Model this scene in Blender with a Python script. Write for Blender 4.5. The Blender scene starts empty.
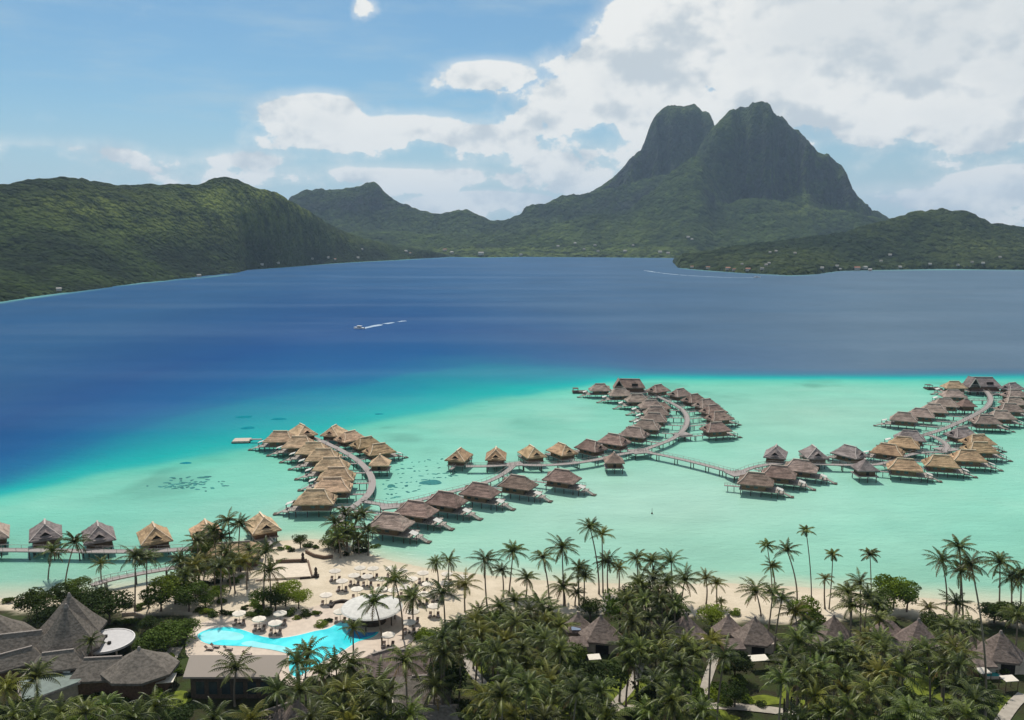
import bpy, bmesh, math, random
import numpy as np
from mathutils import Vector, Matrix
R = math.radians
random.seed(7); rng = np.random.RandomState(11)
sc = bpy.context.scene
C = sc.collection
# ------------------------------------------------------------------ camera
CAMH, F, PITCH = 90.0, 850.0, math.atan(125/850)
cam = bpy.data.cameras.new('camera'); camo = bpy.data.objects.new('camera', cam); C.objects.link(camo)
cam.sensor_width = 36; cam.lens = F/1024*36; cam.clip_start = 1; cam.clip_end = 60000
camo.location = (0, 0, CAMH); camo.rotation_euler = (math.pi/2-PITCH, 0, 0); sc.camera = camo
# ------------------------------------------------------------------ light
SUN_EL, SUN_AZ = R(59), R(-17)        # azimuth measured from +Y (straight ahead), positive to the right
sun = bpy.data.lights.new('sun', 'SUN'); so = bpy.data.objects.new('sun', sun); C.objects.link(so)
sun.energy = 4.8; sun.angle = R(0.5); sun.color = (1, 0.95, 0.86)
sd = Vector((math.sin(SUN_AZ)*math.cos(SUN_EL), math.cos(SUN_AZ)*math.cos(SUN_EL), math.sin(SUN_EL)))
so.rotation_euler = sd.to_track_quat('Z', 'Y').to_euler(); so.location = (0, 0, 500)
sc.view_settings.view_transform = 'Standard'; sc.view_settings.look = 'None'
sc.view_settings.gamma = 1; sc.view_settings.exposure = -0.05
SKY_STRENGTH = 0.080
sc.cycles.volume_bounces = 0
sc.cycles.max_bounces = 6; sc.cycles.transparent_max_bounces = 8

def ray(px, py):
    dx = (px-512)/F; dy = (360-py)/F
    cp, sp = math.cos(PITCH), math.sin(PITCH)
    return dx, cp+dy*sp, -sp+dy*cp
def W(px, py, z=0.0):
    x, y, zz = ray(px, py); t = (z-CAMH)/zz
    return Vector((x*t, y*t, z))
def proj(x, y, z):
    cp, sp = math.cos(PITCH), math.sin(PITCH)
    dz = z-CAMH; zc = y*cp-dz*sp; yc = y*sp+dz*cp
    return 512+F*x/zc, 360-F*yc/zc
def at_depth(px, py, D):                      # the point on the ray at world depth y = D
    x, y, z = ray(px, py); t = D/y
    return Vector((x*t, D, CAMH+z*t))

# ------------------------------------------------------------------ node helpers
class NT:
    def __init__(s, tree): s.t = tree; s.n = tree.nodes; s.l = tree.links
    def new(s, typ, **kw):
        nd = s.n.new(typ)
        for k, v in kw.items():
            if k in ('inp',):
                for a, b in v.items(): s.put(nd, a, b)
            else: setattr(nd, k, v)
        return nd
    def put(s, nd, a, b):
        if isinstance(b, bpy.types.NodeSocket): s.l.new(b, nd.inputs[a])
        else: nd.inputs[a].default_value = b
    def math(s, op, a, b=0.0, c=None, clamp=False):
        nd = s.new('ShaderNodeMath', operation=op, use_clamp=clamp); s.put(nd, 0, a); s.put(nd, 1, b)
        if c is not None: s.put(nd, 2, c)
        return nd.outputs[0]
    def vmath(s, op, a, b=(0, 0, 0)):
        nd = s.new('ShaderNodeVectorMath', operation=op); s.put(nd, 0, a); s.put(nd, 1, b)
        return nd
    def ramp(s, fac, lo, hi, a=0.0, b=1.0, smooth=True):
        nd = s.new('ShaderNodeMapRange', interpolation_type='SMOOTHSTEP' if smooth else 'LINEAR')
        s.put(nd, 'Value', fac); s.put(nd, 'From Min', lo); s.put(nd, 'From Max', hi); s.put(nd, 'To Min', a); s.put(nd, 'To Max', b)
        return nd.outputs[0]
    def mix(s, fac, a, b, blend='MIX'):
        nd = s.new('ShaderNodeMix', data_type='RGBA', blend_type=blend)
        s.put(nd, 0, fac)
        for i, v in ((6, a), (7, b)):
            if isinstance(v, tuple) and len(v) == 3: v = v+(1,)
            s.put(nd, i, v)
        return nd.outputs[2]
    def noise(s, vec, scale, detail=4, rough=0.55, dist=0.0):
        nd = s.new('ShaderNodeTexNoise'); s.put(nd, 'Scale', scale); s.put(nd, 'Detail', detail); s.put(nd, 'Roughness', rough); s.put(nd, 'Distortion', dist)
        if vec is not None: s.put(nd, 'Vector', vec)
        return nd.outputs['Fac']

# ------------------------------------------------------------------ sky
wd = bpy.data.worlds.new('World'); sc.world = wd; wd.use_nodes = True
def build_world():
    t = NT(wd.node_tree); t.n.clear()
    out = t.new('ShaderNodeOutputWorld'); bg = t.new('ShaderNodeBackground')
    sky = t.new('ShaderNodeTexSky', sky_type='NISHITA', sun_disc=False, sun_elevation=SUN_EL, sun_rotation=SUN_AZ,
                altitude=90, air_density=1.0, dust_density=0.6, ozone_density=2.5)
    tc = t.new('ShaderNodeTexCoord'); sep = t.new('ShaderNodeSeparateXYZ'); t.l.new(tc.outputs['Generated'], sep.inputs[0])
    X, Y, Z = sep.outputs
    u = t.math('ARCTAN2', X, Y); v = t.math('ARCSINE', Z)
    uv = t.new('ShaderNodeCombineXYZ'); t.put(uv, 0, u); t.put(uv, 1, v)
    uv = uv.outputs[0]
    # warp for billowing edges
    sc3 = t.vmath('MULTIPLY', uv, (1, 1.35, 1)).outputs[0]
    big = t.noise(sc3, 11.0, 9, 0.56)
    up = t.vmath('ADD', sc3, (-0.004, 0.022, 0)).outputs[0]
    big2 = t.noise(up, 11.0, 9, 0.56)
    sa = t.noise(sc3, 7.0, 4, 0.5); sb = t.noise(t.vmath('ADD', sc3, (-0.006, 0.035, 0)).outputs[0], 7.0, 4, 0.5)
    warp = t.noise(t.vmath('ADD', sc3, (3.1, 1.7, 0.4)).outputs[0], 5.0, 4, 0.5)
    def P(px, py): return ((px-512)/F, math.atan((360-py)/F)-PITCH)
    blobs = [  # px, py, half width, half height, weight
        (870, 35, 200, 68, 2.0), (980, 30, 190, 85, 2.0), (740, 45, 80, 30, 1.1), (600, 75, 60, 34, 1.15), (560, 110, 62, 34, 1.05), (650, 110, 80, 40, 1.15), (700, 140, 120, 50, .9),
        (655, 75, 60, 28, .8), (480, 76, 40, 17, 1.0), (330, 118, 60, 21, 1.05), (400, 135, 110, 20, 1.0), (470, 140, 80, 18, .95), (90, 160, 180, 14, .62), (250, 165, 180, 17, .62),
        (400, 178, 260, 16, .75), (490, 204, 80, 13, 1.1), (570, 187, 26, 9, 1.05), (900, 125, 90, 40, 1.15), (960, 195, 60, 22, 1.05), (780, 110, 110, 40, .75),
        (1010, 170, 120, 90, .6), (373, 4, 13, 13, .60), (650, 12, 26, 6, .45), (600, 160, 160, 45, .72), (940, 205, 130, 20, .8), (1150, 90, 160, 130, 1.0),
        (-120, 150, 150, 30, .7), (-200, 60, 120, 60, .8)]
    wv = t.new('ShaderNodeCombineXYZ'); t.put(wv, 0, t.math('MULTIPLY', t.math('SUBTRACT', warp, .5), .09)); t.put(wv, 1, t.math('MULTIPLY', t.math('SUBTRACT', big, .5), .05))
    uvw = t.vmath('ADD', uv, wv.outputs[0]).outputs[0]
    field = None
    for bx, by, a, b, w in blobs:
        c = P(bx, by)
        d = t.vmath('SUBTRACT', uvw, (c[0], c[1], 0)).outputs[0]
        d = t.vmath('MULTIPLY', d, (F/a, F/b, 0)).outputs[0]
        ln = t.vmath('LENGTH', d).outputs['Value']
        f = t.math('MULTIPLY_ADD', ln, -0.55*w, w)
        field = f if field is None else t.math('MAXIMUM', field, f)
    # the rest of the sky, outside the photo, gets scattered cloud of the same kind
    away = t.ramp(t.math('ABSOLUTE', u), 0.75, 1.2); high = t.ramp(v, 0.28, 0.5)
    rest = t.math('MULTIPLY', t.math('MAXIMUM', away, high), t.math('MULTIPLY', t.noise(sc3, 2.2, 5), 0.85))
    field = t.math('MAXIMUM', field, rest)
    dens = t.math('ADD', field, t.math('MULTIPLY', t.math('SUBTRACT', big, 0.5), 1.6))
    mask = t.math('MAXIMUM', t.ramp(dens, 0.44, 0.56), t.ramp(dens, 0.22, 0.75, 0, .75))
    wisp = t.math('MULTIPLY', t.ramp(t.noise(t.vmath('MULTIPLY', uv, (1, 5, 1)).outputs[0], 5, 6, 0.6), 0.4, 0.85), 0.6)
    horiz = t.ramp(v, 0.0, 0.17, 0.75, 0.0)
    right = t.ramp(u, -0.1, 0.45, 0.0, 0.45)
    soft = t.math('MULTIPLY', right, t.ramp(v, 0.22, 0.02, 0.3, 1.0))
    veil = t.math('MAXIMUM', t.math('MAXIMUM', wisp, horiz), soft, clamp=True)
    veil = t.math('MINIMUM', veil, 0.85)
    shade = t.ramp(t.math('MULTIPLY_ADD', t.math('SUBTRACT', sa, sb), .75, t.math('MULTIPLY', t.math('SUBTRACT', big, big2), .5)), -0.10, 0.035)
    thick = t.ramp(dens, 0.75, 1.7)
    shade = t.math('MULTIPLY', shade, t.math('MULTIPLY_ADD', thick, -0.45, 1.0))
    ccol = t.mix(shade, (0.60, 0.66, 0.70), (0.93, 0.93, 0.90))
    skyc = t.vmath('SCALE', sky.outputs[0]); t.put(skyc, 'Scale', SKY_STRENGTH)
    tint = t.mix(1.0, skyc.outputs[0], (0.74, 1.08, 1.16), 'MULTIPLY')
    col = t.mix(veil, tint, (0.50, 0.64, 0.72))
    col = t.mix(mask, col, ccol)
    t.l.new(col, bg.inputs[0]); bg.inputs[1].default_value = 1.0
    t.l.new(bg.outputs[0], out.inputs[0])
build_world()

# ------------------------------------------------------------------ materials
def mat(name, col, rough=0.8, var=0.25, scale=3.0, spec=0.3, stretch=(1, 1, 1), col2=None, trans=0.0, rnd=0.0, bump=0.0, coord='Object', metal=0.0, patch=False):
    m = bpy.data.materials.new(name); m.use_nodes = True; t = NT(m.node_tree)
    b = t.n['Principled BSDF']; b.inputs['Roughness'].default_value = rough; b.inputs['Specular IOR Level'].default_value = spec
    b.inputs['Metallic'].default_value = metal
    tc = t.new('ShaderNodeTexCoord'); v = t.vmath('MULTIPLY', tc.outputs[coord], stretch).outputs[0]
    if rnd:
        oi = t.new('ShaderNodeObjectInfo'); off = t.new('ShaderNodeCombineXYZ'); t.put(off, 0, t.math('MULTIPLY', oi.outputs['Random'], 83.0)); t.put(off, 1, t.math('MULTIPLY', oi.outputs['Random'], 41.0))
        v = t.vmath('ADD', v, off.outputs[0]).outputs[0]
    n = t.noise(v, scale, 5, 0.6)
    if patch: n = t.math('MULTIPLY_ADD', t.noise(v, scale*.16, 3, .6), .9, t.math('MULTIPLY_ADD', n, .6, -.25))
    c1 = tuple(x*(1-var) for x in col); c2 = col2 or tuple(min(1, x*(1+var)) for x in col)
    c = t.mix(t.ramp(n, 0.3, 0.7), c1, c2)
    if rnd:
        oi = t.new('ShaderNodeObjectInfo')
        hs = t.new('ShaderNodeHueSaturation'); t.put(hs, 'Color', c)
        t.put(hs, 'Value', t.math('MULTIPLY_ADD', oi.outputs['Random'], 2*rnd, 1-rnd))
        rr = t.math('FRACT', t.math('MULTIPLY', oi.outputs['Random'], 7.31))
        t.put(hs, 'Hue', t.math('MULTIPLY_ADD', rr, rnd*0.10, 0.5-rnd*0.05))
        c = hs.outputs[0]
    t.l.new(c, b.inputs['Base Color'])
    if bump:
        bp = t.new('ShaderNodeBump'); t.put(bp, 'Height', n); t.put(bp, 'Distance', bump); t.put(bp, 'Strength', 0.8); t.l.new(bp.outputs[0], b.inputs['Normal'])
    if trans:
        tr = t.new('ShaderNodeBsdfTranslucent'); t.l.new(c, tr.inputs[0]); mx = t.new('ShaderNodeMixShader'); mx.inputs[0].default_value = trans
        t.l.new(b.outputs[0], mx.inputs[1]); t.l.new(tr.outputs[0], mx.inputs[2]); t.l.new(mx.outputs[0], t.n['Material Output'].inputs[0])
    return m
def thatch(name, col, cap):
    m = mat(name, col, 0.95, 0.34, 1.9, 0.05, (1, 1, 2.2), rnd=0.17, bump=0.15, patch=True)
    c = mat(name+' cap', cap, 0.95, 0.2, 3.0, 0.05, rnd=0.10)
    return m, c
TH = {'gold': thatch('golden thatch', (.365, .250, .150), (.58, .46, .33)),
      'tan': thatch('tan thatch', (.42, .295, .190), (.64, .50, .36)),
      'brown': thatch('brown thatch', (.225, .160, .130), (.42, .34, .29)),
      'rosy': thatch('weathered thatch', (.275, .210, .175), (.47, .39, .33)),
      'grey': thatch('grey thatch', (.21, .175, .165), (.40, .35, .32))}
M = dict(
    wallwood=mat('bungalow wood', (.13, .075, .045), .8, .3, 2.5, rnd=.15),
    darkwood=mat('dark timber', (.075, .055, .04), .8, .3, 3),
    deck=mat('weathered deck planks', (.30, .26, .23), .8, .18, 5, stretch=(6, 1, 1)),
    walk=mat('walkway planks', (.27, .235, .22), .85, .15, 6),
    post=mat('wet timber post', (.07, .06, .05), .8, .3, 3),
    white=mat('white canvas', (.78, .77, .73), .8, .06, 2),
    dark=mat('dark opening', (.018, .015, .013), .9, .3, 2),
    glass=mat('window glass', (.03, .045, .05), .1, .2, 1, spec=.6),
    frond=mat('palm frond', (.046, .072, .013), .5, .66, .9, .3, trans=.22, rnd=.38, col2=(.135, .160, .024)),
    frondy=mat('yellowing palm frond', (.15, .145, .018), .5, .35, 1.2, .35, trans=.35, rnd=.25),
    dryfrond=mat('dry palm frond', (.20, .14, .06), .8, .3, 1.2, .1, trans=.2, rnd=.2),
    trunk=mat('palm trunk', (.19, .155, .12), .9, .3, 6, .1, (1, 1, 6), rnd=.15),
    bark=mat('tree bark', (.12, .09, .07), .9, .3, 4, .1),
    leafd=mat('dark tree leaves', (.032, .050, .010), .7, .45, .5, .1, trans=.25, rnd=.25),
    leafm=mat('mid green leaves', (.062, .094, .013), .7, .40, .5, .1, trans=.28, rnd=.25),
    leafl=mat('bright green leaves', (.16, .215, .02), .7, .35, .5, .1, trans=.30, rnd=.2),
    stone=mat('pale stone', (.45, .37, .30), .9, .15, 2),
    umb=mat('cream umbrella canvas', (.60, .54, .46), .8, .05, 2, rnd=.12),
    lounge=mat('brown lounger wicker', (.12, .085, .065), .8, .25, 3),
    cushion=mat('grey brown cushion', (.33, .27, .23), .8, .15, 3),
    poolb=mat('pool water', (.02, .55, .62), .08, .12, .12, .5, col2=(.10, .75, .78)),
    poold=mat('deep pool water', (.01, .17, .42), .08, .15, .2, .5, col2=(.02, .32, .55)),
    pooll=mat('pool shallow shelf water', (.26, .68, .70), .1, .1, .2, .5),
    flatroof=mat('grey brown shingle roof', (.275, .235, .20), .9, .06, 4, .1, stretch=(1, 6, 1)),
    lroof=mat('grey thatch of main building', (.138, .120, .102), .95, .32, 1.3, .05, (1, 1, 2), bump=.15),
    lcap=mat('pale thatch ridge', (.23, .20, .18), .95, .2, 3, .05),
    vroof=mat('brown villa thatch', (.185, .145, .125), .95, .32, 1.4, .05, (1, 1, 2), rnd=.12, bump=.15),
    slate=mat('teal grey membrane roof', (.135, .165, .145), .7, .15, 1),
    whiteroof=mat('white terrace roof', (.43, .41, .40), .7, .06, 1),
    pavroof=mat('pale round pavilion roof', (.50, .48, .44), .7, .12, 1.2),
    path=mat('concrete path', (.33, .29, .24), .9, .12, .8, coord='Object'),
    lawn=mat('lawn grass', (.115, .140, .018), .9, .3, .6, .1),
    foam=mat('white foam', (.28, .36, .44), .8, .1, .4),
    hull=mat('white boat hull', (.8, .8, .8), .4, .03, 1),
    coral=mat('dark coral', (.02, .15, .14), .7, .3, 1, .1, rnd=.2),
    tiki=mat('dark carved timber', (.05, .035, .028), .8, .3, 3),
    housew=mat('pale house wall', (.33, .31, .28), .8, .1, 1),
    houser=mat('pale house roof', (.29, .27, .25), .8, .15, 1, rnd=.4),
    redroof=mat('rust red roof', (.28, .13, .08), .8, .2, 1, rnd=.2),
    rust=mat('brown bark stain', (.15, .1, .07), .9, .3, 3),
)
# ------------------------------------------------------------------ object helpers
def mesh_obj(name, verts, faces, material, parent=None, smooth=False):
    me = bpy.data.meshes.new(name); me.from_pydata([tuple(v) for v in verts], [], faces); me.update()
    if material: me.materials.append(material)
    if smooth: me.polygons.foreach_set('use_smooth', [True]*len(me.polygons))
    o = bpy.data.objects.new(name, me); C.objects.link(o)
    if parent: o.parent = parent
    return o
class MB:
    def __init__(s): s.v = []; s.f = []
    def add(s, vs, fs):
        k = len(s.v); s.v += [tuple(v) for v in vs]; s.f += [tuple(i+k for i in f) for f in fs]; return s
    def box(s, x0, x1, y0, y1, z0, z1, m=None):
        vs = [Vector((x, y, z)) for z in (z0, z1) for y in (y0, y1) for x in (x0, x1)]
        if m: vs = [m @ v for v in vs]
        return s.add(vs, [(0, 2, 3, 1), (4, 5, 7, 6), (0, 1, 5, 4), (2, 6, 7, 3), (0, 4, 6, 2), (1, 3, 7, 5)])
    def bar(s, a, b, w, h=None):
        a = Vector(a); b = Vector(b); d = (b-a); L = d.length; h = h or w
        q = d.to_track_quat('X', 'Z').to_matrix().to_4x4(); m = Matrix.Translation(a) @ q
        return s.box(0, L, -w/2, w/2, -h/2, h/2, m)
    def tube(s, pts, rad, n=8, cap=True):
        k = len(s.v); N = len(pts)
        for i, p in enumerate(pts):
            p = Vector(p); a = Vector(pts[max(0, i-1)]); b = Vector(pts[min(N-1, i+1)]); d = (b-a).normalized()
            r = rad[i] if hasattr(rad, '__len__') else rad
            ref = Vector((1, 0, 0)) if abs(d.x) < .8 else Vector((0, 1, 0))
            e1 = d.cross(ref).normalized(); e2 = d.cross(e1)
            for j in range(n):
                t = 2*math.pi*j/n; s.v.append(tuple(p+(e1*math.cos(t)+e2*math.sin(t))*r))
        for i in range(N-1):
            for j in range(n): s.f.append((k+i*n+j, k+i*n+(j+1) % n, k+(i+1)*n+(j+1) % n, k+(i+1)*n+j))
        if cap: s.f.append(tuple(k+j for j in range(n))); s.f.append(tuple(k+(N-1)*n+j for j in reversed(range(n))))
        return s
    def build(s, name, material, parent=None, smooth=False): return mesh_obj(name, s.v, s.f, material, parent, smooth)
def thing(name, loc=(0, 0, 0), rz=0, label=None, cat=None, group=None):
    o = bpy.data.objects.new(name, None); C.objects.link(o); o.location = loc; o.rotation_euler = (0, 0, rz); o.empty_display_size = .5
    tag(o, label, cat, group); return o
def tag(o, label=None, cat=None, group=None, kind=None):
    if label: o['label'] = label
    if cat: o['category'] = cat
    if group: o['group'] = group
    if kind: o['kind'] = kind
    return o
KIDS = {}
def children_of(o): return [c for c in bpy.data.objects if c.parent == o]
def copy_tree(o, loc, rz, label, group=None, swap=None):
    if o.name not in KIDS:
        KIDS[o.name] = [(c, children_of(c)) for c in children_of(o)]
    r = o.copy(); C.objects.link(r); r.location = loc; r.rotation_euler = (0, 0, rz); r['label'] = label
    if group: r['group'] = group
    for c, gs in KIDS[o.name]:
        d = c.copy(); C.objects.link(d); d.parent = r
        for g in gs: e = g.copy(); C.objects.link(e); e.parent = d
    return r
ORD = ['', 'first', 'second', 'third', 'fourth', 'fifth', 'sixth', 'seventh', 'eighth', 'ninth', 'tenth', 'eleventh', 'twelfth', 'thirteenth',
       'fourteenth', 'fifteenth', 'sixteenth', 'seventeenth', 'eighteenth', 'nineteenth', 'twentieth']
def ordn(i): return ORD[i] if i < len(ORD) else str(i)+'th'

# ------------------------------------------------------------------ numpy noise
_perm = rng.rand(512, 512)
def vnoise(x, y):
    xi = np.floor(x).astype(int); yi = np.floor(y).astype(int); fx = x-xi; fy = y-yi
    fx = fx*fx*fx*(fx*(fx*6-15)+10); fy = fy*fy*fy*(fy*(fy*6-15)+10)
    g = lambda a, b: _perm[a % 512, b % 512]
    return (g(xi, yi)*(1-fx)+g(xi+1, yi)*fx)*(1-fy)+(g(xi, yi+1)*(1-fx)+g(xi+1, yi+1)*fx)*fy
def fbm(x, y, s, o=5, g=.5, seed=0):
    r = 0; a = 1; t = 0; x = x/s+seed*17.3; y = y/s+seed*31.7
    for i in range(o):
        r = r+a*vnoise(x, y); t += a; a *= g; x = x*2.03+5.1; y = y*2.03+9.7
    return r/t
def ridged(x, y, s, o=4, seed=0):
    r = 0; a = 1; t = 0; x = x/s+seed*13.1; y = y/s+seed*7.7
    for i in range(o):
        r = r+a*(1-np.abs(2*vnoise(x, y)-1)); t += a; a *= .5; x = x*2.1+3.3; y = y*2.1+8.8
    return r/t
def grid_mesh(name, xs, ys, Z, material, attrs=None, cull=None):
    nx, ny = len(xs), len(ys); X, Y = np.meshgrid(xs, ys)
    co = np.stack([X, Y, Z], -1).reshape(-1, 3).astype(np.float32)
    i = np.arange(nx-1)[None, :]+np.arange(ny-1)[:, None]*nx
    f = np.stack([i, i+1, i+1+nx, i+nx], -1).reshape(-1, 4)
    if cull is not None:
        keep = ~(cull.reshape(-1)[f].all(1)); f = f[keep]
        used = np.unique(f); mp = -np.ones(len(co), int); mp[used] = np.arange(len(used)); f = mp[f]; co = co[used]
    else: used = np.arange(len(co))
    me = bpy.data.meshes.new(name); me.vertices.add(len(co)); me.vertices.foreach_set('co', co.ravel())
    me.loops.add(f.size); me.loops.foreach_set('vertex_index', f.ravel().astype(np.int32))
    me.polygons.add(len(f)); me.polygons.foreach_set('loop_start', np.arange(0, f.size, 4, dtype=np.int32)); me.polygons.foreach_set('loop_total', np.full(len(f), 4, np.int32))
    me.update(calc_edges=True); me.validate()
    me.polygons.foreach_set('use_smooth', [True]*len(me.polygons))
    for k, v in (attrs or {}).items():
        if v.ndim == 3:
            a = me.color_attributes.new(k, 'FLOAT_COLOR', 'POINT'); vv = np.concatenate([v.reshape(-1, 3), np.ones((nx*ny, 1))], 1)[used].astype(np.float32)
            a.data.foreach_set('color', vv.ravel())
        else:
            a = me.attributes.new(k, 'FLOAT', 'POINT'); a.data.foreach_set('value', v.reshape(-1)[used].astype(np.float32))
    me.materials.append(material); o = bpy.data.objects.new(name, me); C.objects.link(o); return o

# ------------------------------------------------------------------ shorelines
SHORE = [(-300, 604), (-40, 599), (0, 597), (30, 597), (60, 594), (100, 590), (125, 588), (150, 585), (185, 578), (210, 562), (232, 548), (250, 543), (300, 539), (335, 541),
         (358, 547), (375, 556), (395, 562), (436, 569), (483, 574), (540, 579), (594, 583), (650, 583), (725, 583), (798, 587), (850, 591), (905, 596), (933, 599), (1024, 606), (1300, 618)]
sh_w = [W(a, b, 0) for a, b in SHORE]
def shore_y(x): return np.interp(x, [p.x for p in sh_w], [p.y for p in sh_w])
LEFT_FOOT = [(-600, 345), (-300, 325), (-80, 310), (0, 302), (50, 295), (100, 289), (140, 283), (200, 278), (235, 274), (246, 270), (262, 269), (300, 266), (350, 262.5), (400, 260), (440, 258.3), (453, 256.5)]
MAIN_FOOT = [(240, 257.5), (440, 256.5), (480, 257.5), (520, 256.8), (600, 257.3), (690, 258.2), (760, 258), (1400, 257)]
HEAD_FOOT = [(674, 262.5), (680, 268), (700, 270), (740, 273), (790, 275.5), (815, 274.5), (840, 271), (880, 270), (940, 269), (980, 269.5), (1024, 270), (1200, 271), (1500, 274)]
def foot_fn(L):
    pts = [W(a, b, 0) for a, b in L]; az = [p.x/p.y for p in pts]; yy = [p.y for p in pts]
    return lambda a, far=1e9: np.where((a >= az[0]) & (a <= az[-1]), np.interp(a, az, yy), far)
left_foot, main_foot, head_foot = foot_fn(LEFT_FOOT), foot_fn(MAIN_FOOT), foot_fn(HEAD_FOOT)
def crest_fn(L, zig=0.0):      # (px, py, depth) -> depth and height as functions of azimuth
    if zig: L = [(a, b, d+zig*math.sin(a/7.3)+zig*.6*math.sin(a/3.1+1)) for a, b, d in L]
    pts = [at_depth(a, b, d) for a, b, d in L]; az = [p.x/p.y for p in pts]
    D = [p.y for p in pts]; H = [p.z for p in pts]
    return lambda a: (np.interp(a, az, D), np.where((a >= az[0]) & (a <= az[-1]), np.interp(a, az, H), 0.0))

# ------------------------------------------------------------------ water
def water_colours(X, Y):
    px, py = proj(X, Y, 0*X)
    e2 = np.interp(px, [-300, 0, 60, 120, 200, 250, 320, 370, 444, 480, 560, 610, 650, 800, 1024, 1400], [545, 494, 482, 470, 457, 449, 437, 424, 409, 402, 388, 380, 377.5, 378, 378, 378])
    e1 = np.interp(px, [-300, 0, 60, 120, 200, 250, 320, 400, 480, 560, 610, 650, 1400], [535, 482, 460, 440, 417, 403, 389, 379, 372, 369, 370, 372.5, 374.5])
    n1 = fbm(X, Y, 90, 5, seed=1)-.5; n2 = fbm(X, Y, 22, 4, seed=2)-.5
    e1 = e1+n1*22*np.clip((e2-e1)/30, .05, 1); e2 = e2+(n1*14+n2*4)*np.clip((e2-e1)/22, .08, 1)
    u = (py-e1)/np.maximum(e2-e1, 2)
    kb = np.interp(px, [0, 300, 520, 640], [26, 26, 16, 8]); kp = np.interp(px, [0, 300, 560, 640, 1024], [5, 6, 4, 3, 3])
    s = np.where(u < 0, (py-e1)/kb-1, np.where(u < 1, u-1, (py-e2)/kp*.5))
    st = [-5.5, -3.2, -2.0, -1.3, -.7, -.12, .55, 1.6, 9]
    cols = np.array([[.016, .070, .165], [.006, .052, .165], [.004, .070, .195], [.003, .105, .215], [.002, .19, .245], [.003, .30, .285], [.085, .405, .310], [.145, .435, .330], [.185, .445, .340]])
    out = np.stack([np.interp(s, st, cols[:, i]) for i in range(3)], -1)
    w = e2-e1
    # cloud reflection painted in as greyer, lighter water over the far right half
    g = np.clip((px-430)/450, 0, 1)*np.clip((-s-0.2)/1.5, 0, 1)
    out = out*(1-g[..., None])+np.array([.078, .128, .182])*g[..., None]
    # a paler sand bar between the piers
    bar = np.exp(-((px-640)/230)**2-((py-505)/45)**2)+.6*np.exp(-((px-820)/120)**2-((py-415)/25)**2)
    b = np.clip(bar, 0, 1)[..., None]*.75*np.clip(s, 0, 1)[..., None]
    out = out*(1-b)+np.array([.33, .50, .40])*b
    # greener towards the near beach
    near = (Y-shore_y(X)); k = np.clip(1-near/55, 0, 1)**1.3*np.clip(s, 0, 1)
    near_n = near+n2*9
    out = out*(1-.6*k[..., None])+np.array([.25, .42, .29])*.6*k[..., None]
    k2 = np.clip(1-near_n/11, 0, 1)[..., None]
    out = out*(1-k2)+np.array([.46, .46, .33])*k2
    patch = np.clip((fbm(X, Y, 35, 4, seed=5)-.60)*7, 0, 1)*np.clip(s/1.0, 0, 1)*np.clip(1.8-s/3, .25, 1)
    out = out*(1-.22*patch[..., None])
    pale = np.clip((fbm(X, Y*1.3, 48, 5, seed=55)-.5)*4, 0, 1)*np.clip(s/2, 0, 1)
    out = out*(1-.22*pale[..., None])+np.array([.32, .50, .40])*.22*pale[..., None]
    rip = (fbm(X*.55, Y*1.5, 13, 4, seed=61)-.5)*np.clip(s, 0, 1)
    out = out*(1+.16*rip[..., None])
    # dark reef in the deep margin beyond the left pier
    rf = np.clip((fbm(X*0.5, Y*1.6, 40, 3, seed=8)-.62)*9, 0, 1)*0
    rf *= 0; out = out
    # pale shallows hugging the far shores
    az = X/Y
    for fn, wd_ in ((left_foot, 38), (head_foot, 45), (main_foot, 70)):
        d = fn(az)-Y+15*fbm(X, Y, 60, 3, seed=9)-7
        amt = np.clip(1-np.abs(d)/wd_, 0, 1)*np.clip(fbm(X, Y, 300, 2, seed=4)*3-.75, 0, 1)
        out = out*(1-.85*amt[..., None])+np.array([.15, .36, .30])*.85*amt[..., None]
    return out*(1+.10*n1[..., None]*2)
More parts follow.
